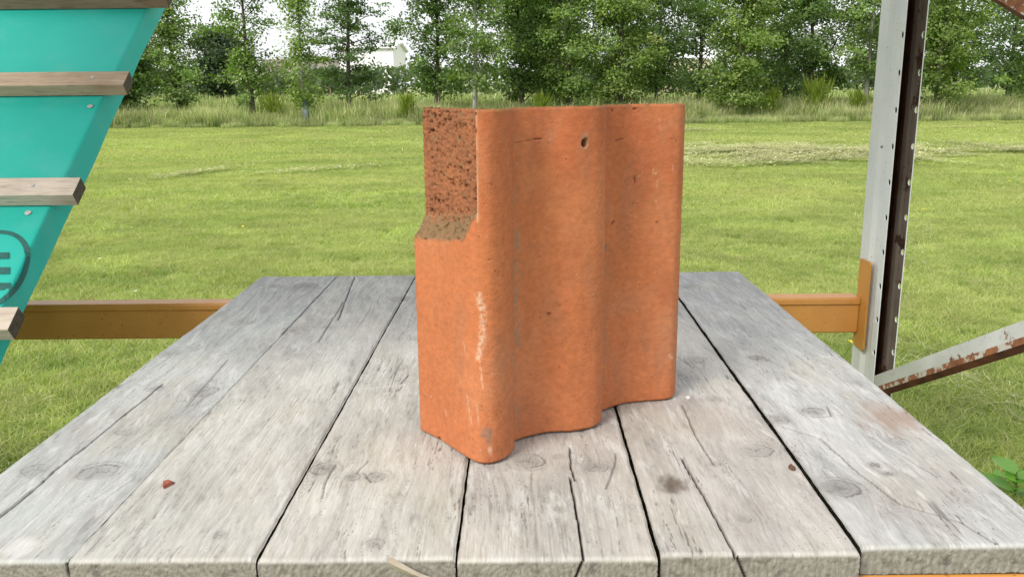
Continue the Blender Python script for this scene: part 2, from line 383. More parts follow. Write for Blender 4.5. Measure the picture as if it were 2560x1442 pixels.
tree(T, -2.75, 33.2, 6.2, 1.85, .7, 8200, G2, 6, 'tree with dark forked trunk left of the roof tile', .09, gap=.05)
tree(T, -1.35, 31.2, 6.4, 1.5, 1.0, 5200, G1, 7, 'tree with pale grey leaning trunk behind the tile', .075, pale=True, lean=(.03, .01), gap=.1)
tree(T, .35, 34.0, 6.5, 1.9, .6, 9000, G2, 8, 'leafy tree directly behind the middle of the tile', .08)
tree(T, 2.2, 33.0, 6.6, 2.1, .5, 11000, G1, 9, 'broad dense tree behind the nail hole end of the tile', .10)
tree(T, 4.1, 32.4, 5.4, 1.7, .45, 8200, G3, 10, 'bright green low-branched tree right above the tile corner', .08)
tree(T, 5.7, 34.2, 6.6, 1.8, .8, 7600, G2, 11, 'tall tree with two thin grey stems right of the tile', .07, pale=True, gap=.08)
tree(T, 7.95, 31.2, 5.6, 1.5, .4, 8200, G3, 12, 'round light green tree standing forward in the long grass', .08, gap=.05, low=(1.1, 1.7, .7))
tree(T, 9.6, 35.0, 6.8, 2.0, .8, 9000, G4, 13, 'dark tree behind the round light green one', .09, gap=.05)
tree(T, 11.3, 33.8, 6.6, 1.8, .6, 8600, G2, 14, 'dark leafy tree left of the leaning pale trunk', .09)
tree(T, 13.0, 32.6, 6.2, 1.75, 1.1, 6800, G1, 15, 'tree with slanting pale trunk beside the steel upright', .085, pale=True, lean=(.05, 0), gap=.1)
tree(T, 15.1, 31.3, 6.0, 2.0, .3, 11000, G3, 16, 'bushy tree immediately right of the steel upright', .09)
tree(T, 17.3, 34.6, 6.6, 1.9, 1.1, 7500, G4, 17, 'dark high-crowned tree near the right edge', .09, gap=.1)
tree(T, 19.6, 32.6, 5.6, 1.8, .5, 8000, G2, 18, 'leafy tree cut by the right edge of the picture', .08)
BK = 'trees standing behind the front row'
for k, (x, y, H, rr, lb) in enumerate(((1.4, 39, 7, 2.4, 'dark second-row tree above the middle of the tile'), (5.0, 41, 7, 2.4, 'dark second-row tree above the right edge of the tile'), (8.4, 40, 7, 2.4, 'dark second-row tree half hidden by the round light green one'), (12.4, 40.5, 7.5, 2.5, 'dark second-row tree just left of the steel upright'), (17.5, 41, 7, 2.4, 'dark second-row tree midway between the steel upright and the picture edge'), (22.5, 40, 7, 2.5, 'dark second-row tree at the far right picture edge'))):
    tree('background_tree', x, y, H, rr, .7, 6500, G4, 30+k, lb, .1, leaf=.15, clump=.3, group=BK, gap=.1)
for k, (x, y, H, rr, lb) in enumerate(((-21.5, 66, 5.2, 2.6, 'rounded blue-green far tree left of the long grey roof'), (-30, 70, 5.0, 3.0, 'far bushy tree just clear of the roofing panel'), (2.2, 58, 7.5, 3.2, 'yellow-green far tree topping the gap above the tile'))):
    tree('far_tree', x, y, H, rr, .6, 6000, ((.05, .085, .035), (.055, .085, .03), (.16, .17, .04))[k], 50+k, lb, .15, leaf=.24, clump=.5, group='far trees')
# yellow-green upright bushes in the long grass
def broom(x, y, h, wd, seed, label):
    r = np.random.RandomState(seed); root = empty('broom_bush', (x, y, 0)); tag(root, label, 'bush', 'yellow-green bushes in the long grass')
    n = 420; a = r.uniform(0, 6.28, n); t = r.uniform(0, wd, n); P = np.c_[np.cos(a)*t*.5, np.sin(a)*t*.5, r.uniform(.05, h*.75, n)]
    d = np.c_[np.cos(a)*.3, np.sin(a)*.3, np.ones(n)]+r.normal(0, .18, (n, 3)); L = r.uniform(.15, .4, n)[:, None]*h*.8; s_ = np.cross(d, r.normal(0, 1, (n, 3))); s_ /= np.linalg.norm(s_, axis=1)[:, None]
    V = np.stack([P-s_*.012, P+s_*.012, P+d*L*.6+s_*.016, P+d*L], 1)
    c = np.array((.20, .25, .035))*r.uniform(.7, 1.25, (n, 1))
    link('foliage', raw_mesh('foliage', V.reshape(-1, 3), np.arange(n*4).reshape(-1, 4), np.repeat(c, 4, 0)), M_leafm, root)
    mb = MB(); [mb.tube([(0, 0, -.02), (math.cos(k)*wd*.2, math.sin(k)*wd*.2, h*.5)], [.012, .004], 5) for k in range(6)]; mb.build('stem', M_bark, root)
for k, (x, y, h, wd, lb) in enumerate(((-8.5, 31.6, 1.25, .9, 'yellow-green upright bush right of the open-crowned tree'), (-3.6, 31.0, 1.2, .5, 'narrow yellow-green bush left of the tile top'), (1.1, 31.2, 1.2, .7, 'yellow-green bush peeping over the top edge of the tile'), (10.9, 31.6, 1.7, 1.0, 'tall yellow-green bush left of the steel upright'), (9.2, 31.3, 1.3, .6, 'small yellow-green bush right of the round tree'), (12.3, 31.4, 1.2, .6, 'yellow-green bush closest to the slanting pale trunk'))):
    broom(x, y, h, wd, 60+k, lb)
# far hedge
def hedge():
    r = np.random.RandomState(77); n = 26000; X = r.uniform(-95, 95, n); Y = 92+r.normal(0, 2.0, n)+2*np.sin(X/9)
    top = 2.0+1.3*(pn(X/7, X*0+3, 5)+.5)+.9*(pn(X/2.2, X*0+9, 6)); Z = r.uniform(0, 1, n)**.7*np.maximum(top, .8)+.4
    P = np.c_[X, Y, Z]; nrm = r.normal(0, .6, (n, 3))+np.array([0, -.5, .7]); nrm /= np.linalg.norm(nrm, axis=1)[:, None]
    ax = np.cross(nrm, r.normal(0, 1, (n, 3))); ax /= np.linalg.norm(ax, axis=1)[:, None]; bx = np.cross(nrm, ax); s_ = r.uniform(.3, .75, n)[:, None]
    V = np.stack([P-ax*s_*.5, P+bx*s_*.35, P+ax*s_*.5, P-bx*s_*.35], 1); c = np.array((.085, .125, .05))*r.uniform(.6, 1.4, (n, 1))
    o = link('far_hedge', raw_mesh('far_hedge', V.reshape(-1, 3), np.arange(n*4).reshape(-1, 4), np.repeat(c, 4, 0)), M_leafm)
    tag(o, 'dark far hedge across the end of the meadow', 'hedge', kind='stuff')
hedge()

# ================================================================ FAR BUILDINGS
def barn(name, x0, x1, y, depth, eave, ridge, wall, roof, label, door=True):
    root = empty(name, ((x0+x1)/2, y, 0)); tag(root, label, 'building'); L = (x1-x0)/2
    m = MB(); m.prism([(0, -.1), (depth, -.1), (depth, eave), (depth/2, ridge-.05), (0, eave)], 0, -L, L); m.build('wall', wall, root)
    m = MB(); e = .35
    for s_ in (0, 1):
        a, b = (-.3, eave-.22*(ridge-eave)*.6), (depth/2, ridge); 
        if s_: a = (depth+.3, a[1])
        m.prism([a, b, (b[0], b[1]+.18), (a[0], a[1]+.18)], 0, -L-e, L+e)
    m.build('roof', roof, root)
    if door:
        m = MB(); m.box((-L*.3, -.06, 0), (-L*.3+2.6, -.003, 2.6)); m.build('door', m_plain(name+'_door', (.1, .1, .1), (.16, .15, .14)), root)
        for k in range(3):
            m = MB(); q = L*.15+k*1.7; m.box((q, -.05, 1.2), (q+.9, -.003, 2.2)); f = m.build('window', m_plain('far_window', (.03, .035, .04), (.05, .055, .06), .15), root)
            m = MB(); m.box((q-.08, -.09, 1.12), (q+.98, -.002, 1.198)); m.build('sill', wall, f)
M_groof = m_plain('grey_brown_roof', (.16, .135, .115), (.24, .21, .18), .9, 1.2, bscale=6, bdist=.05, stretch=(3, 1, 1))
M_wwall = m_plain('white_render', (.78, .78, .77), (.84, .84, .83), .8, 2); M_cream = m_plain('cream_render', (.68, .60, .42), (.76, .68, .5), .8, 2)
M_lroof = m_plain('pale_sheet_roof', (.70, .71, .72), (.78, .79, .8), .6, 2)
barn('long_barn', -33.5, -19.5, 118, 10, 2.6, 5.0, m_plain('brown_brick', (.2, .13, .1), (.28, .19, .15)), M_groof, 'long low barn with grey-brown roof beyond the meadow')
barn('white_shed', -19.0, -13.0, 100, 12, 5.6, 6.3, M_wwall, M_lroof, 'white farm shed showing through the dark layered tree', door=False)
barn('cream_house', 15.8, 20.6, 92, 8, 4.0, 5.6, M_cream, M_lroof, 'cream building glimpsed between trees right of the tile')

# ================================================================ PALLET RACK
M_steel = m_rust('white_painted_steel', (.56, .585, .585), (.64, .65, .64), (.26, .10, .04), .70, .5)
M_brace = m_rust('rusted_brace_paint', (.40, .425, .41), (.52, .535, .52), (.26, .085, .03), .585, .55, 15, (.13, .05, .02))
M_brace2 = m_rust('heavily_rusted_paint', (.40, .38, .33), (.46, .45, .41), (.30, .115, .045), .46, .6, 34, (.12, .045, .02))
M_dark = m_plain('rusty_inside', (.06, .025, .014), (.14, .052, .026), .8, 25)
M_grey = m_rust('dull_grey_inside', (.15, .12, .095), (.22, .185, .15), (.11, .045, .022), .55, .7)
M_orange = m_rust('orange_rack_paint', (.46, .20, .042), (.53, .25, .062), (.06, .035, .02), .70, .45, 9)
rack = empty('pallet_rack', (0, 1.35, 0)); tag(rack, 'steel pallet rack with orange beams and white perforated uprights', 'rack')
rack_inv = Vector((0, -1.35, 0))
def upright(X0, Yopen, sgn, H=2.75):
    """open channel; Yopen = y of the open edge, web lies sgn*0.115 away"""
    m = MB(); X1 = X0+.045
    def wall(x, rec, front, base):
        ys = [(0, .016)]
        # perforated band
        zc = .05
        while zc < H-.04:
            z0, z1 = zc-.0375, zc+.0375; cy = .0085; rr = .0068; hw = .0079
            ring = []; outer = []
            for k in range(16):
                a = 2*math.pi*k/16; c, s_ = math.cos(a), math.sin(a); q = hw/max(abs(c), abs(s_))
                ring.append((x, Yopen+sgn*(cy+rr*c), zc+rr*s_)); outer.append((x, Yopen+sgn*(cy+q*c), zc+q*s_))
            m.add(ring+outer, [(k, (k+1) % 16, 16+(k+1) % 16, 16+k) for k in range(16)], front)
            a, b = Yopen+sgn*.0005, Yopen+sgn*.0165
            m.add([(x, a, z0), (x, b, z0), (x, b, zc-hw), (x, a, zc-hw), (x, a, zc+hw), (x, b, zc+hw), (x, b, z1), (x, a, z1)], [(0, 1, 2, 3), (4, 5, 6, 7)], front)
            zc += .075
        z1 = zc-.0375
        prof = [(.0165, 0), (.026, 0), (.036, rec*.8), (.053, rec), (.070, rec*.8), (.080, 0), (.126, 0)]
        for (ya, xa), (yb, xb) in zip(prof[:-1], prof[1:]):
            m.add([(x+xa, Yopen+sgn*ya, .0125), (x+xb, Yopen+sgn*yb, .0125), (x+xb, Yopen+sgn*yb, z1), (x+xa, Yopen+sgn*ya, z1)], [(0, 1, 2, 3)], front if yb <= .054 else base)
        return z1
    z1 = wall(X0, .010, 0, 0); wall(X1, -.003, 2, 0)
    yw = Yopen+sgn*.126
    m.add([(X0, yw, .0125), (X1, yw, .0125), (X1, yw, z1), (X0, yw, z1)], [(0, 1, 2, 3)], 0)
    bm = bmesh.new(); me = bpy.data.meshes.new('upright'); me.from_pydata(m.v, [], m.f); me.polygons.foreach_set('material_index', np.array(m.mi, np.int32))
    bm.from_mesh(me); bmesh.ops.remove_doubles(bm, verts=bm.verts, dist=.0003); bm.normal_update()
    cx = (X0+X1)/2
    for f in bm.faces:                      # every face looks out of the channel
        c_ = f.calc_center_median(); ok = f.normal.x*(c_.x-cx) > 0 if abs(f.normal.x) > .5 else f.normal.y*sgn > 0
        if not ok: f.normal_flip()
    bm.to_mesh(me); bm.free()
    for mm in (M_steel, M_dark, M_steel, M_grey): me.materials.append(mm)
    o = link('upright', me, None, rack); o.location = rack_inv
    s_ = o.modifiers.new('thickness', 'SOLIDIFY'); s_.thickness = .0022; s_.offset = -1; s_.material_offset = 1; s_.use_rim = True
    b = MB(); b.box((X0-.03, min(Yopen, yw)-.02, 0), (X1+.03, max(Yopen, yw)+.02, .006)); b.box((X0-.004, min(Yopen, yw)+.02, .0062), (X0+.049, max(Yopen, yw)-.02, .0124))
    b.build('foot_plate', M_steel, o)
    return o
XR, XL = .800, -2.36
for X in (XR, XL):
    upright(X, 1.830, 1); upright(X, .866, -1)
BZ = TOP-.030                      # beam top
def beam(yf, yb, bend=0):
    """yf: face towards the bay front"""
    o = MB(); s_ = 1 if yb > yf else -1
    x0, x1 = XL+.053, XR-.006
    o.prism([(yf, BZ-.016), (yf+s_*.0005, BZ-.004), (yf+s_*.004, BZ-.0005), (yb, BZ-.0005), (yb, BZ-.016)][::s_], 0, x0, x1)
    o.prism([(yf+s_*.005, BZ-.082), (yf+s_*.008, BZ-.0845), (yb, BZ-.0845), (yb, BZ-.0162), (yf+s_*.005, BZ-.0162)][::s_], 0, x0, x1)
    b = o.build('beam', M_orange, rack, bevel=.002); b.location = rack_inv
    return b
def connector(beam_o, x, y0, y1):
    m = MB(); z0, z1 = BZ-.118, BZ+.088; c = .006
    m.prism([(y0+c, z0), (y1-c, z0), (y1, z0+c), (y1, z1-c), (y1-c, z1), (y0+c, z1), (y0, z1-c), (y0, z0+c)], 0, x-.002, x+.002)
    p = m.build('end_connector', M_orange, beam_o, bevel=.0008); return p
rb = beam(1.918, 1.965); connector(rb, XR-.0035, 1.884, 1.944); connector(rb, XL+.050, 1.884, 1.944)
fb = beam(.768, .812); connector(fb, XR-.0035, .765, .822); connector(fb, XL+.050, .765, .822)
def brace(p, q, x, mat=None):
    """C-section brace from (y,z) p to q with its face at x"""
    (ya, za), (yb, zb) = p, q; d = Vector((0, yb-ya, zb-za)); L = d.length; d.normalize(); n = Vector((0, -d.z, d.y))
    if n.z < 0: n = -n
    m = MB()
    prof = [(.0, .0), (.011, .0), (.036, .0), (.036, .034), (.034, .034), (.034, .0022), (.002, .0022), (-.009, .010), (-.0105, .0088)]
    mi = [0, 0, 0, 1, 1, 1, 1, 1]; N = len(prof); V = []
    for t in (0, L):
        for (a, b) in prof:
            v = Vector((x+b, ya, za))+d*t+n*a; V.append(v)
    for i in range(N):
        j = (i+1) % N; m.add([V[i], V[j], V[N+j], V[N+i]], [(0, 1, 2, 3)], 2 if i == 0 else 1 if 3 < i else 0)
    m.add(V[:N], [tuple(range(N))], 1); m.add(V[N:], [tuple(range(N))], 1)
    o = m.build('brace', [mat or M_brace, M_dark, M_brace2], rack); o.location = rack_inv
for X in (XR+.003, XL+.003):
    brace((1.842, CAMH-.678), (.854, CAMH-.166), X)
    brace((1.842, CAMH+.262), (.854, CAMH-.112), X, M_brace2)
    brace((1.842, .33), (.854, .163), X)

UZ = 2.30
def upper_level():
    for (yf, yb) in ((1.918, 1.965), (.768, .812)):
        o = MB(); s_ = 1; x0, x1 = XL+.053, XR-.006
        o.prism([(yf, UZ-.085), (yb, UZ-.085), (yb, UZ), (yf, UZ)][::s_], 0, x0, x1); b = o.build('beam', M_orange, rack, bevel=.003); b.location = rack_inv
        for x in (XR-.0035, XL+.050):
            m = MB(); y0, y1 = (1.884, 1.944) if yf > 1 else (.765, .822); m.box((x-.002, y0, UZ-.118), (x+.002, y1, UZ+.088)); m.build('end_connector', M_orange, b)
    m0 = None; k = 0; x = XL+.60
    while x < XR-.3:
        m = MB(); m.box((0, .60, UZ+.001), (.222, 2.06, UZ+.039)); o = m.build('deck_board', M_deck, rack, bevel=.002); o.location = rack_inv+Vector((x, 0, 0)); x += .226; k += 1
M_deck = m_plain('deck_timber', (.22, .19, .15), (.32, .28, .23), .85, 8, stretch=(1, .1, 1))
upper_level()

# ================================================================ PLANK WORKTOP
table = empty('plank_worktop', (0, 1.4, TOP)); tag(table, 'worktop of six weathered grey planks lying on the orange beams', 'worktop')
KN = [(-.5759, .973, .016), (-.496, .962, .022, .75), (-.228, .968, .016, .8), (-.190, .945, .010, .8), (-.1595, .944, .013, .8), (.018, .986, .02, .7), (.057, .997, .007), (.099, .967, .014, .7),
      (.303, 1.01, .020, .55), (.2419, .972, .006), (.2432, .8355, .007), (.492, 1.03, .012), (.419, 1.137, .015, .95), (.3602, 1.108, .014, .85), (.4096, 1.384, .013, .95), (.368, .903, .021, 1.1), (.4310, .962, .006, 1.2), (.4365, .938, .006, 1.2),
      (-.243, 1.83, .022, .9), (-.48, 1.955, .03, .95), (-.55, 1.955, .014, .8), (-.5294, 1.642, .02), (-.4166, 1.581, .022), (-.546, 1.26, .010, .8), (-.47, 1.245, .022, .6), (.40, 1.92, .02), (.44, 1.76, .008), (-.35, 1.60, .012), (-.17, 1.52, .016), (-.11, 1.40, .012), (.30, 1.38, .017), (.29, 1.19, .012), (-.52, 1.09, .012), (-.30, .81, .008), (-.14, .79, .01), (.05, .86, .006)]
CK = [([(-.5524, .80), (-.5520, .8542), (-.5500, .915), (-.5520, .9804), (-.5478, 1.05), (-.5473, 1.1372), (-.5440, 1.20), (-.5430, 1.2796)], .0012), ([(-.556, .82), (-.552, .92)], .0007), ([(.0718, 1.0272), (.069, .975), (.071, .9296)], .0008), ([(.0655, .94), (.0673, .8343), (.0672, .76)], .0011),
      ([(.128, 1.0074), (.122, .97), (.1163, .95), (.1047, .9083)], .0005), ([(.206, .990), (.2113, .8865), (.2157, .755)], .0013), ([(.242, 1.1725), (.2377, 1.0558), (.2414, .9698)], .0006),
      ([(.36, 1.085), (.3955, 1.0457), (.4051, .9388), (.419, .8637), (.4636, .8229), (.4769, .78)], .0011), ([(-.2157, .9792), (-.2187, .9352), (-.2138, .8897)], .0005), ([(-.3801, 2.05), (-.3431, 1.6509)], .0009), ([(-.36, 1.80), (-.35, 1.5)], .0006),
      ([(-.178, .99), (-.186, .955)], .0004), ([(-.1765, .955), (-.165, .93)], .0004), ([(.42, 1.39), (.438, 1.33)], .0006), ([(-.165, 1.31), (-.172, 1.27)], .0006), ([(.445, 1.16), (.437, 1.12), (.41, 1.118)], .0006),
      ([(-.48, 1.4), (-.47, 1.18)], .0004), ([(-.4245, 2.06), (-.4275, 1.55)], .0010), ([(-.4278, 1.5), (-.432, 1.0)], .0004), ([(.46, 1.05), (.49, .93)], .0006)]
def plank(i, lf, ln, rf, rn, yf, yn, th, tilt):
    w = max(rf-lf, rn-ln); nc = int(w/.0013)+1
    ys = [yf]
    while ys[-1] > yn+.004: ys.append(ys[-1]-max(.0015, .0028*(ys[-1]-.25)))
    ys = np.array(ys[:-1]); nt_ = len(ys)
    t = np.linspace(0, 1, nc)
    fz = np.r_[-.0006, -.0016, -.003, np.arange(-.0046, -th, -.0017), -th]
    fy = np.r_[yn+.0028, yn+.0012, yn+.0004, np.full(len(fz)-3, yn)]
    Yr = np.r_[ys, fy]; Zr = np.r_[np.zeros(nt_), fz]
    A = (yf-Yr)/(yf-yn); left = lf+(ln-lf)*A+.0010*fbm(Yr*28, Yr*0+i*7.7, 4, 90+i); right = rf+(rn-rf)*A+.0009*fbm(Yr*28, Yr*0+i*3.1+50, 4, 95+i)
    X = left[:, None]+(right-left)[:, None]*t[None]; Y = np.repeat(Yr[:, None], nc, 1); Z = np.repeat(Zr[:, None], nc, 1)
    Vv = Y-np.where(Zr < -.004, Zr, 0)[:, None]*0
    # ---- grain
    u = X.copy(); kring = np.zeros_like(X); kdark = np.zeros_like(X); khalo = np.zeros_like(X)
    for kn in KN:
        kx, ky, kr = kn[:3]; kk = kn[3] if len(kn) > 3 else .5
        if not (min(lf, ln)-.02 < kx < max(rf, rn)+.02): continue
        dx, dy = X-kx, Vv-ky; d2 = (dx/(kr*2.2))**2+(dy/(kr*3.0))**2
        u = u-dx*.75*np.exp(-d2)
        e = np.hypot(dx/kr, dy/(kr*.95))+.10*pn(X*260, Y*260, 31)+.12*pn(X*70, Y*70, 32)
        inside = sm(e, 1.08, .92); kring += inside*(.5+.5*np.sin(e*15)); kdark += inside*kk*(.35+.22*(.5+.5*np.sin(e*11+1.5+2*pn(X*120, Y*120, 34)))+.35*sm(e, .6, .1)); khalo += np.exp(-((e-1.3)/.4)**2)*kk
        an = np.arctan2(dy, dx)+.5*pn(e*3+kx*50, e*0, 33); kdark += kk*.9*sm(np.abs(np.sin(an*1.5+kx*70))*e, .06, .015)*sm(e, 1.0, .7)
        kdark += (.4+.6*kk)*np.exp(-((e-1.03)/.075)**2)*sm(np.sin(np.arctan2(dy, dx)+kx*90), -.6, .5)+.45*kk*np.exp(-((e-1.42)/.06)**2)*sm(np.sin(np.arctan2(dy, dx)*1.0+kx*190), .1, .7)
    g0 = fbm(u*30, Vv*1.3, 4, 200+i); g1 = fbm(u*210+g0*3, Vv*4.0, 4, 210+i); g2 = fbm(u*520, Vv*16, 3, 220+i)
    ring = np.sin((u*230+g0*10+fbm(u*14, Vv*1.0, 3, 230+i)*9)*1.0)
    blot = fbm(X*11, Vv*5, 4, 240+i); fl = fbm(X*150+Vv*12, Vv*42, 4, 250+i); fl2 = fbm(X*330, Vv*300, 3, 255+i)
    smear = fbm(X*60+Vv*9, Vv*13, 4, 256+i)
    base = np.array([(.385, .398, .388), (.412, .406, .376), (.415, .403, .370), (.395, .374, .345), (.382, .365, .343), (.385, .389, .381)])[i]
    c = np.ones(X.shape+(3,))*base
    c *= (1+.12*g0+.11*g1+.09*g2+.05*ring+.24*blot+.06*fl+.12*smear+.05*fl2)[..., None]
    c = mixc(c, (.39, .36, .30), sm(fbm(X*9+5, Vv*5, 4, 260+i), -.1, .6)*.45)
    c = mixc(c, (.31, .28, .26), sm(fbm(X*7-5, Vv*4, 4, 261+i), .05, .6)*.4)
    wash = fbm(X*48+Vv*8, Vv*11, 5, 262+i, .65); c = mixc(c, (.52, .52, .50), sm(wash+.45*g1+.3*g2, .10, .65)*.65)
    c = mixc(c, (.145, .135, .125), sm(g1+.35*g2-.2*blot-.3*wash, .38, .85)*.55)
    c = mixc(c, (.18, .165, .15), sm(-fl-.6*smear-.3*blot-.3*wash, .38, .85)*.32)
    hair = np.abs(fbm(u*120+g0*3, Vv*1.5, 2, 264+i)); c = mixc(c, (.085, .078, .07), sm(hair, .035, .0)*sm(fbm(X*16, Vv*5, 3, 265+i), -.1, .3)*.75); hair2 = np.abs(fbm(u*230, Vv*3.5, 2, 267+i)); c = mixc(c, (.12, .11, .10), sm(hair2, .05, .0)*sm(fbm(X*25+3, Vv*11, 3, 268+i), -.1, .4)*.45)
    far_shade = sm(Vv+.12*fbm(X*9, Vv*6, 3, 266), 1.22, 1.75)      # far ends: overhead shade and sky sheen mixed into the colour
    c = mixc(c, (.165, .172, .182), far_shade*(.34+.38*sm(g1+.5*g2+.7*smear-.5*wash, -.3, .5)))
    c = mixc(c, (.20, .18, .155), np.clip(khalo, 0, 1)*.22)
    c = mixc(c, (.085, .077, .07), np.clip(kdark, 0, 1)*.85); c = mixc(c, (.33, .32, .30), kring*.25)
    rel = .00025*g1+.00015*g2+.0002*fl+.0003*smear+.00012*ring-.0007*sm(hair, .04, 0)-.0006*np.clip(kdark, 0, 1)*.5
    # ---- stains
    if i == 4:
        e = np.hypot((X-.181)/.021, (Vv-.917)/.028)+.45*fbm(X*90, Vv*45, 3, 270); c = mixc(c, (.08, .056, .036), sm(e, 1.2, .2)*.85)
    if i == 5:
        e = np.hypot((X-.515)/.055, (Vv-1.105)/.06)+.5*fbm(X*55, Vv*14, 3, 271); c = mixc(c, (.25, .14, .085), sm(e, 1.2, .2)*.62)
    if i == 4: 
        e = np.hypot((X-.27)/.05, (Vv-1.12)/.08)+.6*fbm(X*35, Vv*14, 3, 272); c = mixc(c, (.25, .19, .155), sm(e, 1.2, .3)*.35)
    if i == 2:
        d = seg_dist(X, Vv, [(-.232, 1.247), (-.196, 1.256), (-.165, 1.268)]); c = mixc(c, (.5, .48, .43), sm(d, .003, .0008)*.8)
    if i == 0 or i == 1:
        c = mixc(c, (.56, .56, .55), sm(np.hypot((X+.495)/.018, (Vv-.79)/.03)+.5*fbm(X*60, Vv*30, 3, 273), 1, .5)*.7)
    # edges: dirty and slightly rounded
    ed = np.minimum(X-left[:, None]+(.05 if i == 1 else 0), right[:, None]-X+(.05 if i == 0 else 0)); c = mixc(c, (.12, .105, .09), sm(ed, .004, .0005)*.4*(.5+.5*sm(fbm(Vv*40, X*0, 3, 280+i), -.3, .3)))
    rel -= .0022*sm(ed, .0035, 0)**2
    # ---- cracks
    front = (Zr < -.004)[:, None]
    for pts, wd in CK:
        if not any(min(lf, ln) < p[0] < max(rf, rn) for p in pts): continue
        d = seg_dist(X+.0011*fbm(Vv*22, Vv*0, 3, 285), Vv, pts)
        al = min(1, (wd/.0010)**1.3); wd = max(wd, .0011)
        m_ = sm(d, wd*1.5, wd*.55)*(~front)*al; c = mixc(c, (.018, .015, .012), m_*.95); rel -= .006*m_
    # ---- end grain
    cx = (ln+rn)/2+(.02, -.03, .05, -.05, .03, .02)[i]; cz = (-.06, -.055, -.05, -.02, -.015, -.02)[i]
    rr = np.hypot(X-cx, (Z-cz)*1.0)+.0030*fbm(X*60, Z*60, 3, 290+i); rg = np.sin(rr*(1150, 900, 950, 1100, 1000, 800)[i]); rg = np.sign(rg)*np.abs(rg)**.6
    ec = np.ones(X.shape+(3,))*np.array((.225, .208, .182))*(1+.11*rg+.3*fbm(X*120, Z*160, 4, 295+i)+.28*fbm(X*600, Z*600, 3, 296+i))[..., None]
    ec = mixc(ec, (.07, .063, .056), sm(fbm(X*60, Z*90, 4, 298+i), .15, .6)*.6)
    fm_ = sm(-Z, .001, .005); c = c*(1-fm_[..., None])+ec*fm_[..., None]
    push = np.where(front, .0012*fbm(X*420, Z*420, 4, 299+i)+.00015*rg, 0)
    for (xa, xb) in {0: [(-.434-.002, -.4325)], 3: [(.0672, .056)], 4: [(.2157, .228)]}.get(i, []):
        d = np.abs(X-(xa+(xb-xa)*(-Z/th))); m_ = sm(d, .0018, .0006)*fm_; c = mixc(c, (.02, .017, .014), m_); push += .005*m_
    Zp = Z+np.where(front, 0, rel)+tilt[0]+tilt[1]*(t[None]-.5)+.0008*fbm(X*4, Vv*3, 2, 300+i); Yp = Y+push
    nr = len(Yr)
    V = np.stack([X, Yp-1.4, Zp], -1).reshape(-1, 3); Fq = gridfaces(nr, nc)[:, ::-1]
    # skirts and underside
    off = len(V); zb = -th+tilt[0]
    Lk = np.stack([X[:, 0], Yp[:, 0]-1.4, np.full(nr, zb)], -1); Rk = np.stack([X[:, -1], Yp[:, -1]-1.4, np.full(nr, zb)], -1)
    V = np.vstack([V, Lk, Rk]); a = np.arange(nr-1); ext = []
    ext.append(np.stack([a*nc, off+a, off+a+1, (a+1)*nc], -1)[:, ::-1]*1); ext.append(np.stack([a*nc+nc-1, (a+1)*nc+nc-1, off+nr+a+1, off+nr+a], -1)[:, ::-1]*1)
    ext.append(np.stack([off+a, off+nr+a, off+nr+a+1, off+a+1], -1))
    Fq = np.vstack([Fq]+ext)
    sk = np.tile(np.array([[.16, .15, .135]]), (2*nr, 1))
    me = raw_mesh('plank', V, Fq, np.vstack([c.reshape(-1, 3), sk]))
    bm = bmesh.new(); bm.from_mesh(me); bm.verts.ensure_lookup_table()
    bm.faces.new([bm.verts[k] for k in range(nc)][::-1]+[bm.verts[off], bm.verts[off+nr]]) if False else None
    bm.free()
    o = link('plank', me, M_wood, table, smooth=True)
    return o
E_f = [-.6095, -.4224, -.2335, -.047, .158, .364, .5537]; E_n = [-.6168, -.4342, -.2505, -.0564, .1405, .3400, .5465]
GP = [0, .0002, .0012, .0013, .0018, .0025, 0]
YN = [.7625, .7625, .7600, .7575, .7575, .775]; YN = [.7625, .7620, .7600, .7580, .7640, .7745]
TL = [(.0, .0005), (.0, -.0005), (.0005, .001), (-.0004, .0), (.0, -.001), (.0008, .002)]
YF = [2.0605, 2.0600, 2.066, 2.068, 2.066, 2.067]
for i in range(6):
    plank(i, E_f[i]+GP[i], E_n[i]+GP[i], E_f[i+1]-GP[i+1], E_n[i+1]-GP[i+1], YF[i], YN[i], .030, TL[i])
def splinter():
    P0, P1 = Vector((-.122, .7595, -.001)), Vector((-.060, .752, -.024)); m = MB(); V = []; n = 9
    for k in range(n):
        t = k/(n-1); p = P0.lerp(P1, t); wv = .0050*(1-t)**.7+.0006+.0008*math.sin(9*t); b = .004*math.sin(math.pi*t)
        V += [(p.x-.2*wv, p.y-1.4-b, p.z+wv), (p.x+.1*wv, p.y-1.4-.003-b, p.z), (p.x, p.y-1.4-b, p.z-wv), (p.x, p.y-1.4+.003-b, p.z)]
    Fs = [(k*4+a, k*4+(a+1) % 4, k*4+4+(a+1) % 4, k*4+4+a) for k in range(n-1) for a in range(4)]+[(0, 1, 2, 3), (4*n-1, 4*n-2, 4*n-3, 4*n-4)]
    m.add(V, Fs); m.build('splinter', m_plain('raw_splinter', (.40, .35, .28), (.28, .24, .19), .8, 60, stretch=(.3, 1, 2)), table)
splinter()

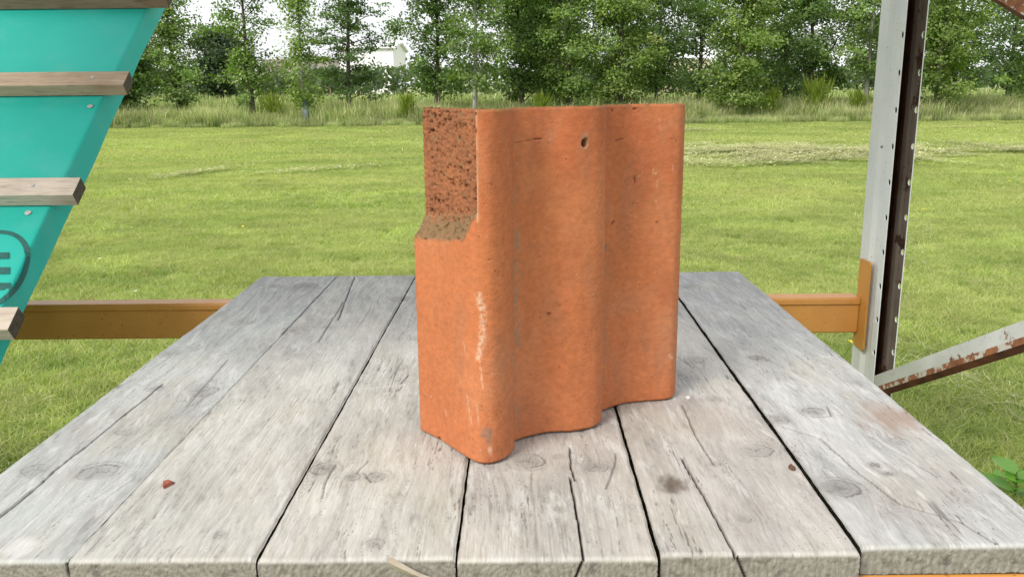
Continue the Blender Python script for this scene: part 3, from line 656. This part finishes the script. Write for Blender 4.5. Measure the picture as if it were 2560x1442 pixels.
# small bits lying on the planks
def chip(name, x, y, pts, h, mat, label, cat, rz=0):
    bm = bmesh.new(); n = len(pts); V0 = [bm.verts.new((px, py, 0)) for px, py in pts]; V1 = [bm.verts.new((px*.8+.0004*math.sin(k*3), py*.8, h*(.8+.3*math.sin(k*2.1)))) for k, (px, py) in enumerate(pts)]
    bm.faces.new(V0[::-1]); bm.faces.new(V1); [bm.faces.new((V0[k], V0[(k+1) % n], V1[(k+1) % n], V1[k])) for k in range(n)]
    me = bpy.data.meshes.new(name); bm.to_mesh(me); bm.free(); o = link(name, me, mat); o.location = (x, y, TOP+.0008); o.rotation_euler[2] = rz
    tag(o, label, cat)
M_chip = m_plain('red_chip', (.22, .065, .04), (.30, .095, .055), .8, 300, bscale=900); M_brownchip = m_plain('brown_chip', (.085, .045, .028), (.14, .08, .05), .9, 300, bscale=900)
chip('tile_chip', -.401, .9235, [(-.0065, .009), (.0, .0105), (.0075, .0085), (.0065, .002), (.001, -.0085), (-.003, -.002)], .0035, M_chip, 'small red-brown chip of fired clay on the left planks', 'chip')
chip('pebble', .3305, .9545, [(-.0035, .004), (.0, .0065), (.0035, .004), (.0035, -.003), (.0005, -.006), (-.0032, -.003)], .004, M_brownchip, 'small dark brown pebble beside the wide plank gap', 'pebble')
chip('mortar_crumb', .2545, 1.193, [(-.003, .003), (.002, .004), (.0035, -.001), (-.001, -.004)], .003, m_plain('crumb', (.7, .68, .6), (.6, .58, .5)), 'tiny pale crumb on the plank right of the tile foot', 'crumb')

# ================================================================ ROOF TILE
TC = np.array([(-.1225, 1.0774), (-.0944, 1.0435), (-.0663, 1.0019), (-.0455, .9757), (-.026, .973), (-.0102, .9860), (-.0012, 1.0048), (.0014, 1.0225), (.0004, 1.0338), (.0050, 1.0418), (.0191, 1.0528), (.0456, 1.0668), (.0774, 1.0701), (.097, 1.0779), (.1105, 1.0880), (.1192, 1.1046), (.1215, 1.1230), (.1222, 1.1379), (.1330, 1.1499), (.1586, 1.1698), (.1885, 1.1787), (.2183, 1.1845), (.2313, 1.1924), (.2402, 1.2124)])
def catmull(P, n=24):
    P = np.vstack([2*P[0]-P[1], P, 2*P[-1]-P[-2]]); o = []
    for i in range(1, len(P)-2):
        a, b, c, d = P[i-1:i+3]; t = np.linspace(0, 1, n, endpoint=False)[:, None]
        o.append(.5*(2*b+(c-a)*t+(2*a-5*b+4*c-d)*t**2+(3*b-a-3*c+d)*t**3))
    return np.vstack(o+[P[-2][None]])
def tile():
    K = catmull(TC); L = np.r_[0, np.cumsum(np.hypot(*np.diff(K, axis=0).T))]; ns = 380
    s = np.linspace(0, L[-1], ns); C = np.stack([np.interp(s, L, K[:, k]) for k in (0, 1)], -1)
    Tn = np.gradient(C, axis=0); 
    for _ in range(3): Tn[1:-1] = (Tn[:-2]+2*Tn[1:-1]+Tn[2:])/4
    Tn /= np.linalg.norm(Tn, axis=1)[:, None]; Nn = np.stack([Tn[:, 1], -Tn[:, 0]], -1)
    H = .4195; nzv = 300; z = np.linspace(0, H, nzv)
    S, Z = np.meshgrid(s, z); q = lambda a, b, o=4, sd=0, g=.5: fbm(S*a, Z*b, o, sd, g)
    # ---- broken-back notch at the upper left
    zl = .2575+.10*S+.030*sm(S, .108, .138)+.0035*q(60, 20, 3, 401)
    rec = sm(Z-zl, 0, .034)*.75+.25*sm(Z-zl, 0, .012); inn = (S < .1352+.0012*q(10, 60, 3, 402)).astype(float)
    rough = inn*sm(Z-zl, -.002, .004)
    disp = -.0185*rec*inn
    Za = Z+.030*rec; dens = fbm(S*28, Za*24, 3, 399); pit = fbm(S*120, Za*120, 4, 403, .65)-.35*dens-.08; pit2 = fbm(S*300, Za*300, 3, 404)
    disp += rough*(.0022*pit+.0018*pit2-.0060*sm(-pit-.45*pit2, .38, .7))
    # ---- smooth face texture
    fine = q(150, 300, 4, 405); und = q(14, 30, 3, 406)
    disp += (1-rough)*(.00022*fine+.0004*und+.00012*q(600, 900, 2, 407))
    # ---- edges: rounded bottom, ragged top
    disp -= .0035*sm(Z, .004, 0)**2+.0022*sm(H-Z, .0035, 0)**2+.003*sm(s[-1]-S, .004, 0)**2
    chipm = sm(np.hypot((S-.0421)/.006, (Z-.001)/.006)+.3*q(300, 300, 2, 408), 1, .4); disp -= .004*chipm
    # nail hole, pits
    eh = np.hypot((S-.3225)/.0040, (Z-.3752)/.0052)+.18*q(220, 220, 2, 409); hole = sm(eh, 1.1, .75); disp -= .024*hole
    pits = np.zeros_like(S)
    for (ps, pz, a, b, rt) in ((.4569, .3203, .0011, .006, .2), (.4199, .2646, .0016, .0042, -.9), (.278, .162, .0028, .002, 0), (.4909, .2602, .0014, .0015, 0), (.415, .4125, .0015, .002, .5), (.455, .4135, .0032, .0018, 0), (.262, .3815, .006, .0008, 0), (.241, .3795, .012, .0006, .05), (.29, .3585, .010, .0005, .0), (.43, .374, .008, .0007, .1)):
        cs, sn = math.cos(rt), math.sin(rt); a_, b_ = (S-ps)*cs+(Z-pz)*sn, -(S-ps)*sn+(Z-pz)*cs
        pits = np.maximum(pits, sm(np.hypot(a_/a, b_/b)+.25*q(300, 300, 2, 410), 1.3, .6))
    sp_ = fbm(S*420, Z*420, 2, 411); pits = np.maximum(pits, sm(sp_, .72, .86)*.8*(1-rough)*(fbm(S*30, Z*30, 2, 412) > .1)); disp -= .0016*pits
    # ---- colour
    c = np.ones(S.shape+(3,))*np.array((.425, .138, .052))
    c *= (1+.06*q(12, 7, 4, 420)+.04*fine+.05*q(50, 60, 4, 421)+.05*q(260, 300, 3, 419))[..., None]
    c = mixc(c, (.345, .097, .038), sm(Z+.05*q(14, 8, 3, 422), .24, .43)*.8)          # redder towards the head of the tile
    c = mixc(c, (.46, .168, .072), sm(q(9, 5, 4, 423), .0, .6)*.7)
    c = mixc(c, (.30, .098, .042), sm(q(17, 11, 5, 427, .6), .08, .5)*.32)
    c = mixc(c, (.39, .185, .10), sm(q(7, 6, 5, 428, .6), .1, .6)*.45)
    c = mixc(c, (.33, .135, .068), sm(q(26, 8, 4, 424), .15, .6)*.4)
    # grey lichen film running down the troughs
    def streak(s0, wd, z0, z1, k, sd):
        e = np.exp(-((S-s0-.004*fbm(Z*18, Z*0, 3, sd))/wd)**2)*sm(Z, z0-.015, z0+.02)*sm(z1-Z, -.02, .05)
        return e*sm(fbm(S*110, Z*30, 5, sd+1, .65), -.2, .55)*k
    g = streak(.2285, .0105, .02, .30, 1.0, 430)+streak(.229, .006, .1, .41, .55, 433)+streak(.198, .008, .02, .26, .6, 436)+streak(.2085, .004, .0, .42, .45, 452)+streak(.402, .0095, .03, .31, .95, 439)+streak(.388, .006, .0, .40, .45, 442)+streak(.375, .007, .0, .11, .5, 445)+streak(.175, .014, .05, .16, .45, 448)
    c = mixc(c, (.235, .175, .12), np.clip(g, 0, 1)*.8)
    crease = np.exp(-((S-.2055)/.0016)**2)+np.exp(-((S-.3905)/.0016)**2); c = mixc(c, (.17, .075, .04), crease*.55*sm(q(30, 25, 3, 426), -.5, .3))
    for (ps, pz, a, b, k) in ((.196, .225, .003, .012, .8), (.4058, .233, .0028, .006, .9), (.393, .26, .003, .006, .6), (.1412, .0404, .008, .008, .55), (.145, .033, .004, .01, .5)):
        e = np.hypot((S-ps)/a, (Z-pz)/b)+.7*q(160, 120, 3, 455); c = mixc(c, (.16, .13, .10), sm(e, 1.2, .5)*k)
    # pale scrapes on the left roll
    def scrape(pts, wd, k, sd):
        d = seg_dist(S, Z, pts)+.0015*fbm(S*190, Z*70, 4, sd); return sm(d, wd, wd*.25)*sm(fbm(S*330, Z*130, 4, sd+3, .65), -.35, .25)*k
    sc = scrape([(.1353, .210), (.139, .195), (.1404, .1816), (.1387, .1574), (.134, .135)], .0062, .9, 460)+scrape([(.1345, .14), (.1365, .12), (.1395, .0909)], .0014, .85, 463)+scrape([(.1089, .149), (.1132, .1335)], .0018, .7, 466)+scrape([(.1140, .082), (.1165, .068), (.1223, .0502)], .0026, .55, 469)+scrape([(.131, .075), (.133, .05)], .0018, .45, 472)+scrape([(.146, .021), (.147, .012)], .0035, .7, 475)+scrape([(.134, .02), (.135, .01)], .0016, .6, 478)+scrape([(.03, .056), (.012, .057)], .0008, .6, 481)+scrape([(.058, .05), (.064, .038)], .0008, .7, 484)+scrape([(.372, .075), (.374, .055)], .0022, .5, 487)+scrape([(.516, .068), (.523, .061)], .0042, .65, 490)
    sc += scrape([(.4835, .333), (.4835, .3275), (.488, .3275)], .0018, .55, 493)+scrape([(.4896, .318), (.489, .308)], .0012, .5, 496)+scrape([(.4890, .290), (.4905, .280)], .0016, .5, 499)+scrape([(.5111, .338), (.512, .328)], .0013, .4, 502)+scrape([(.462, .3235), (.468, .3275)], .0008, .4, 505)+scrape([(.49, .40), (.492, .385)], .0012, .35, 508)
    c = mixc(c, (.56, .36, .25), np.clip(sc, 0, 1))
    c = mixc(c, (.5, .3, .19), sm(np.abs(S-.1362), .0015, .0004)*(Z > .285)*sm(q(40, 90, 3, 511), -.5, .2)*.75)
    spk = fbm(S*700, Z*700, 2, 512); c = mixc(c, (.5, .33, .23), sm(spk, .82, .95)*.6)
    c = mixc(c, (.28, .19, .12), sm(np.hypot((S-.3225)/.008, (Z-.377)/.012)+.4*q(120, 120, 3, 513), 1.1, .3)*.6)
    c = mixc(c, (.11, .03, .016), pits*.8); c = mixc(c, (.035, .016, .01), hole)
    c = mixc(c, (.34, .30, .03), sm(np.hypot((S-.4018)/.0025, (Z-.067)/.0025)+.4*q(400, 400, 2, 514), 1, .5))  # moss tuft
    # broken face: darker, gritty
    rc = np.ones(S.shape+(3,))*np.array((.24, .090, .040))*(1+.35*pit2+.15*pit)[..., None]
    rc = mixc(rc, (.34, .12, .048), sm(fbm(S*35, Z*22, 3, 520), 0, .5)*.6); rc = mixc(rc, (.175, .125, .062), sm(fbm(S*120, Za*110, 3, 521)+1.1*sm(Z-zl, .040, .012)-.25, .0, .5)*.75)
    rc = mixc(rc, (.050, .020, .011), sm(-pit-.5*pit2, .36, .62)*.85); rc = mixc(rc, (.42, .38, .32), sm(fbm(S*200, Z*200, 2, 522), .72, .9)*.5)
    c = c*(1-rough[..., None])+rc*rough[..., None]
    dirt = sm(H-Z, .006, 0)*sm(q(60, 200, 3, 525), -.3, .3); c = mixc(c, (.14, .085, .035), dirt*.7)
    c = mixc(c, (.17, .15, .03), sm(H-Z, .0035, 0)*sm(np.abs(S-.19), .07, .02)*sm(q(150, 100, 2, 526), 0, .3)*.8)
    P = C[None]+Nn[None]*disp[..., None]
    Zt = Z.copy(); k = sm(Z, H-.01, H); Zt += k*(.0011*fbm(S*150, S*0, 4, 530)+.0006*fbm(S*500, S*0, 2, 531)); k0 = sm(.008-Z, 0, .008); Zt += k0*.0010*np.clip(fbm(S*90, S*0+4, 4, 532), 0, 1)
    # back face: pushed away along the chord normal, thicker at the left
    ch = TC[-1]-TC[0]; ch /= np.linalg.norm(ch); back = np.array([-ch[1], ch[0]])
    Cs = C.copy()
    for _ in range(120): Cs[1:-1] = (Cs[:-2]+Cs[2:]+2*Cs[1:-1])/4
    k_ = sm(s, .19, .12)[:, None]
    B = (Cs+back[None]*.016)*(1-k_)+(C+np.array([.5, .86])*.036)*k_
    o0 = np.array([.05, 1.09]); V = np.dstack([P-o0, Zt]).reshape(-1, 3); off = len(V)
    nb = 8; zb = np.linspace(.0002, H-.002, nb); BV = np.stack([np.repeat((B-o0)[None, :, 0], nb, 0), np.repeat((B-o0)[None, :, 1], nb, 0), np.repeat(zb[:, None], ns, 1)], -1).reshape(-1, 3)
    V = np.vstack([V, BV]); Fq = [gridfaces(nzv, ns)]; Fq.append(gridfaces(nb, ns, off)[:, ::-1])
    a = np.arange(ns-1); tr = (nzv-1)*ns; bt = off+(nb-1)*ns
    Fq.append(np.stack([tr+a, tr+a+1, bt+a+1, bt+a], -1)); Fq.append(np.stack([a+1, a, off+a, off+a+1], -1))
    # end faces
    ib = np.clip(np.round(np.linspace(0, nb-1, nzv)).astype(int), 0, nb-1); b_ = np.arange(nzv-1)
    zi = np.linspace(.0002, H-.002, nzv)
    for side in (0, ns-1):
        e0 = len(V); q2 = np.c_[np.repeat((B[side]-o0)[None], nzv, 0), zi]; V = np.vstack([V, q2])
        f = np.stack([b_*ns+side, (b_+1)*ns+side, e0+b_+1, e0+b_], -1); Fq.append(f if side == 0 else f[:, ::-1])
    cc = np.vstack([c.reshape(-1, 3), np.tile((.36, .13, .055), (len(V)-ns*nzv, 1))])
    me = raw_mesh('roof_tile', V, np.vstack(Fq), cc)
    o = link('roof_tile', me, M_tile, smooth=True); o.location = (.05, 1.09, TOP+.0012)
    tag(o, 'terracotta double-roll roof tile standing upright on the planks', 'roof tile')
tile()

# ================================================================ ROOFING PANEL (left)
SL = .7348; th_ = math.atan(SL); panel = empty('roofing_panel', (-1.5, 2.0, 0)); tag(panel, 'sloping demonstration roof of green underlay crossed by timber battens', 'roof panel')
PI_ = Vector((1.5, -2.0, 0))
tv = Vector((0, math.cos(th_), math.sin(th_))); nv = Vector((0, -math.sin(th_), math.cos(th_))); O0 = Vector((0, 0, CAMH-1.4609))
def rp(x, t, n): return Vector((x, 0, 0))+O0+tv*t+nv*n
XF = -.900; X2 = -2.25; T0, T1 = 1.20, 3.05
BT = [1.44, 1.790, 2.118, 2.466, 2.816]
def sag(x, t):
    k = min(range(len(BT)), key=lambda j: abs(BT[j]-t)); d = abs(BT[k]-t); e = np.exp(-((x+.955)/.06)**2)
    return -.006*math.sin(math.pi*min(d/.175, 1)*.5)**2*(1-e)*sm(-x, .93, 1.2)
def membrane():
    xs = np.r_[np.linspace(X2, -1.0, 70), np.linspace(-.99, XF-.004, 14)]; ts = np.linspace(T0, T1, 150)
    cur = [(XF-.002, -.0004), (XF+.0005, -.0015), (XF+.0025, -.005), (XF+.0045, -.012), (XF+.007, -.021), (XF+.0095, -.030), (XF+.0125, -.039), (XF+.014, -.044)]
    V = []
    for t in ts:
        for x in xs: V.append(rp(x, t, .001+float(sag(x, t))))
        wv = .0022*math.sin(t*9)+.0015*math.sin(t*23)
        for (x, n) in cur: V.append(rp(x+wv*(x-XF)/.02, t, n+.001))
    nc = len(xs)+len(cur); me = raw_mesh('underlay', [tuple(v) for v in V], gridfaces(len(ts), nc))
    m, t, p = NM('green_underlay'); v = coords(t, 'Object')
    wv1 = nd(t, 'TexWave', Scale=130, Distortion=.4, Detail=1); wv1.bands_direction = 'Z'; t.links.new(v, wv1.inputs['Vector'])
    c = mixn(t, mrange(t, noise(t, v, 3, 4), .3, .7), (.008, .365, .30), (.016, .43, .36)); c = mixn(t, mrange(t, wv1.outputs['Fac'], .2, .8, 0, .14), c, (.006, .24, .20))
    c = mixn(t, mrange(t, noise(t, v, 11, 7, .7), .5, .75, 0, .22), c, (.16, .42, .37))
    t.links.new(c, p.inputs['Base Color']); p.inputs['Roughness'].default_value = .6; p.inputs['Specular IOR Level'].default_value = .35
    bump(t, wv1.outputs['Fac'], .25, .0006, p)
    o_ = t.nodes['Material Output']; tr = nd(t, 'BsdfTranslucent'); t.links.new(c, tr.inputs['Color']); ms = nd(t, 'MixShader', Fac=.05)
    t.links.new(p.outputs[0], ms.inputs[1]); t.links.new(tr.outputs[0], ms.inputs[2]); t.links.new(ms.outputs[0], o_.inputs['Surface'])
    o = link('underlay', me, m, panel, smooth=True); o.location = PI_
    # printed mark: ring and bars
    def surf(x, t):
        if x <= XF-.002: return rp(x, t, .0022+float(sag(x, t)))
        arc = np.r_[0, np.cumsum([math.dist(cur[k], cur[k+1]) for k in range(len(cur)-1)])]; d = min(x-(XF-.002), arc[-1])
        return rp(float(np.interp(d, arc, [q[0] for q in cur])), t, float(np.interp(d, arc, [q[1] for q in cur]))+.0030)+Vector((.0026, 0, 0))
    ink = m_plain('dark_print', (.012, .085, .075), (.02, .11, .095), .6, 60)
    mb = MB(); cxr, ctr, ra, rb_ = -.972, 1.917, .088, .112; n = 72; V = []
    for k in range(n+1):
        a = 2*math.pi*k/n
        for q in (1, .895): V.append(surf(cxr+ra*q*math.cos(a), ctr+rb_*(1-(1-q)*.75)*math.sin(a)))
    mb.add(V, [(2*k, 2*k+1, 2*k+3, 2*k+2) for k in range(n)])
    for (xa, xb, t0, t1, sl) in ((-1.06, -.933, 1.955, 1.971, .006), (-1.06, -.918, 1.917, 1.934, .006), (-1.06, -.903, 1.879, 1.896, .006)):
        k = 10; V = []
        for j in range(k+1):
            x = xa+(xb-xa)*j/k; V += [surf(x+(sl if j == k else 0), t0), surf(x, t1)]
        mb.add(V, [(2*j, 2*j+2, 2*j+3, 2*j+1) for j in range(k)])
    mk = mb.build('printed_mark', ink, o)
membrane()
def m_sawn(name, a, b, dark):
    m, t, p = NM(name); v = coords(t, 'Object', (1.2, 22, 22)); v2 = coords(t, 'Object', (6, 60, 60))
    c = mixn(t, mrange(t, noise(t, v, 5, 6, .6), .3, .7), a, b); c = mixn(t, mrange(t, noise(t, v2, 4, 4), .52, .7, 0, .65), c, dark)
    c = mixn(t, mrange(t, noise(t, coords(t, 'Object'), 9, 5), .45, .75, 0, .5), c, dark)
    t.links.new(c, p.inputs['Base Color']); p.inputs['Roughness'].default_value = .85; p.inputs['Specular IOR Level'].default_value = .25
    bump(t, noise(t, v2, 4, 5), .8, .0012, p); return m
M_batten = m_sawn('part_shaded_batten', (.37, .275, .195), (.47, .365, .265), (.20, .135, .09))
M_batten2 = m_sawn('pale_batten', (.45, .385, .32), (.56, .495, .42), (.25, .20, .16))
M_batten3 = m_sawn('shaded_brown_batten', (.25, .165, .115), (.34, .235, .165), (.13, .08, .05))
M_end_shade = m_plain('shaded_batten_end', (.055, .046, .034), (.10, .082, .06), .9, 90, bscale=300, bdist=.001)  # ends face away from the sun; that shade is put into the colour
M_nail = m_plain('galvanised_nail', (.35, .34, .33), (.46, .45, .44), .4, 200)
def oriented_box(name, x0, x1, t0, t1, n0, n1, mats, parent, endmi=None, bev=.0015):
    m = MB(); V = [rp(x, t, n) for x in (x0, x1) for t, n in ((t0, n0), (t1, n0), (t1, n1), (t0, n1))]
    fs = [(0, 1, 2, 3), (7, 6, 5, 4), (0, 4, 5, 1), (1, 5, 6, 2), (2, 6, 7, 3), (3, 7, 4, 0)]
    for k, f in enumerate(fs): m.add([V[i] for i in f], [(0, 1, 2, 3)], 1 if (endmi and k < 2) else 0)
    bm = bmesh.new(); me = bpy.data.meshes.new(name); me.from_pydata(m.v, [], m.f); me.polygons.foreach_set('material_index', np.array(m.mi, np.int32)); bm.from_mesh(me)
    bmesh.ops.remove_doubles(bm, verts=bm.verts, dist=1e-5); bmesh.ops.recalc_face_normals(bm, faces=bm.faces); bm.to_mesh(me); bm.free()
    for q in mats: me.materials.append(q)
    o = link(name, me, None, parent); o.location = PI_
    if bev: b = o.modifiers.new('bevel', 'BEVEL'); b.width = bev; b.segments = 2
    return o
def nail(x, t, n, r_, parent):
    m = MB(); m.tube([rp(x, t, n), rp(x, t, n+.0012), rp(x, t, n+.0018)], [r_, r_, r_*.7], 10); o = m.build('nail_head', M_nail, parent)
    if parent is panel: o.location = PI_
bm_ = [M_batten2, M_batten2, M_batten2, M_batten, M_batten3]  # upper battens browner wood, also darkened in colour for shade from overhead
XB = -.845
for k, t in enumerate(BT):
    b = oriented_box('batten', X2+.05, XB+(.004, -.001, .002, .0, .004)[k], t-.025, t+.025, .0035, .032, [bm_[k], M_end_shade], panel, True)
    nail(-.93+.01*(k % 2), t+.002, .032, .0045, b); nail(-1.55, t+.002, .032, .0045, b)
for (x, t) in ((-.917, 2.405), (-.935, 2.075), (-.93, 1.7), (-1.55, 2.3)): nail(x, t, .002, .0062, panel)
for x in (XF-.075, -1.74, X2+.02):
    r_ = oriented_box('rafter', x, x+.045, T0+.01, T1-.01, -.044, -.009, [M_batten2, M_end_shade], panel, True)
    for t in ((T0+.08, T1-.12) if x < -1 else ()):
        p = rp(x, t, -.05); m = MB(); m.box((x+.0465, p.y-.04, 0), (x+.0915, p.y+.04, p.z+.03)); q = m.build('leg', M_batten2, panel, bevel=.002); q.location = PI_

# ================================================================ SMALL PLANTS
M_pet = m_plain('buttercup_yellow', (.75, .55, .01), (.80, .62, .02), .4, 30); M_stem = m_plain('stem_green', (.08, .14, .03), (.10, .18, .04), .6)
M_daisy = m_plain('daisy_white', (.75, .75, .72), (.8, .8, .78), .6)
def flower_mesh(name, pet, r_, h):
    m = MB(); m.tube([(0, 0, -.005), (.004, 0, h*.5), (0, .003, h)], .0012, 4, 1)
    for k in range(5):
        a = k*2*math.pi/5; c, s_ = math.cos(a), math.sin(a); q = lambda rr, tt, z: (rr*math.cos(a+tt), rr*math.sin(a+tt)+.003, h+z)
        m.add([q(.0, 0, 0), q(r_*.7, -.5, r_*.35), q(r_, 0, r_*.5), q(r_*.7, .5, r_*.35)], [(0, 1, 2, 3)])
    me = bpy.data.meshes.new(name); me.from_pydata(m.v, [], m.f); me.polygons.foreach_set('material_index', np.array(m.mi, np.int32)); me.materials.append(pet); me.materials.append(M_stem); return me
bme = flower_mesh('buttercup', M_pet, .017, .115); dme = flower_mesh('daisy', M_daisy, .011, .075)
r = np.random.RandomState(91)
fixed = [(1.93, 4.72), (1.55, 3.92), (2.6, 6.5), (3.5, 8.4), (3.9, 8.2), (2.95, 10.3), (-2.4, 7.7), (-5.5, 17)]
BP = fixed+[(r.uniform(3.2, 13), r.uniform(9, 27)) for _ in range(46)]+[(r.uniform(-11, 2), r.uniform(11, 27)) for _ in range(40)]
for (x, y) in BP:
    o = link('buttercup', bme); o.location = (x, y, 0); o.rotation_euler = (r.uniform(-.3, .3), r.uniform(-.3, .3), r.uniform(0, 6)); o.scale = [r.uniform(.9, 1.15)]*3
    tag(o, 'tiny yellow buttercup flower in the mown grass', 'flower', 'yellow buttercups dotted over the lawn')
for (x, y) in ((1.68, 3.98), (1.72, 3.94), (2.02, 3.28), (2.06, 3.26), (-2.35, 5.3), (1.55, 5.6), (-1.9, 4.6), (2.9, 6.0), (-1.3, 6.2), (-3.1, 6.4)):
    o = link('daisy', dme); o.location = (x, y, 0); o.rotation_euler = (r.uniform(-.3, .3), r.uniform(-.3, .3), r.uniform(0, 6)); tag(o, 'tiny white flower in the mown grass', 'flower', 'white flowers dotted over the lawn')
def weed(x, y):
    root = empty('broadleaf_weed', (x, y, 0)); tag(root, 'broad-leaved green weed by the right table edge', 'weed')
    rr = np.random.RandomState(5)
    m = MB(); m.tube([(0, 0, -.01), (.006, 0, .06), (0, 0, .11)], [.004, .003, .002], 6); m.build('stem', M_stem, root)
    for k in range(7):
        a = k*2.4; L = rr.uniform(.10, .14); z0 = .02+.012*k; V = []; n = 6; tl = rr.uniform(.7, 1.2)
        for j in range(n+1):
            t = j/n; wv = .034*math.sin(math.pi*t**.8)*(1 if j < n else 0)+.001; x_, z_ = L*math.sin(tl)*t, z0+L*math.cos(tl)*t-.05*t*t
            for s_ in (-1, 0, 1): V.append((x_*math.cos(a)-s_*wv*math.sin(a), x_*math.sin(a)+s_*wv*math.cos(a), z_+.008*abs(s_)))
        Fs = [(j*3+b, j*3+b+1, j*3+b+4, j*3+b+3) for j in range(n) for b in (0, 1)]
        me = bpy.data.meshes.new('leaf'); me.from_pydata(V, [], Fs); set_col(me, np.tile(np.array((.20, .38, .08))*rr.uniform(.85, 1.15), (len(V), 1))); link('leaf', me, M_leafm, root, smooth=True)
weed(1.585, 2.53)

# renderer
scene.render.engine = 'CYCLES'
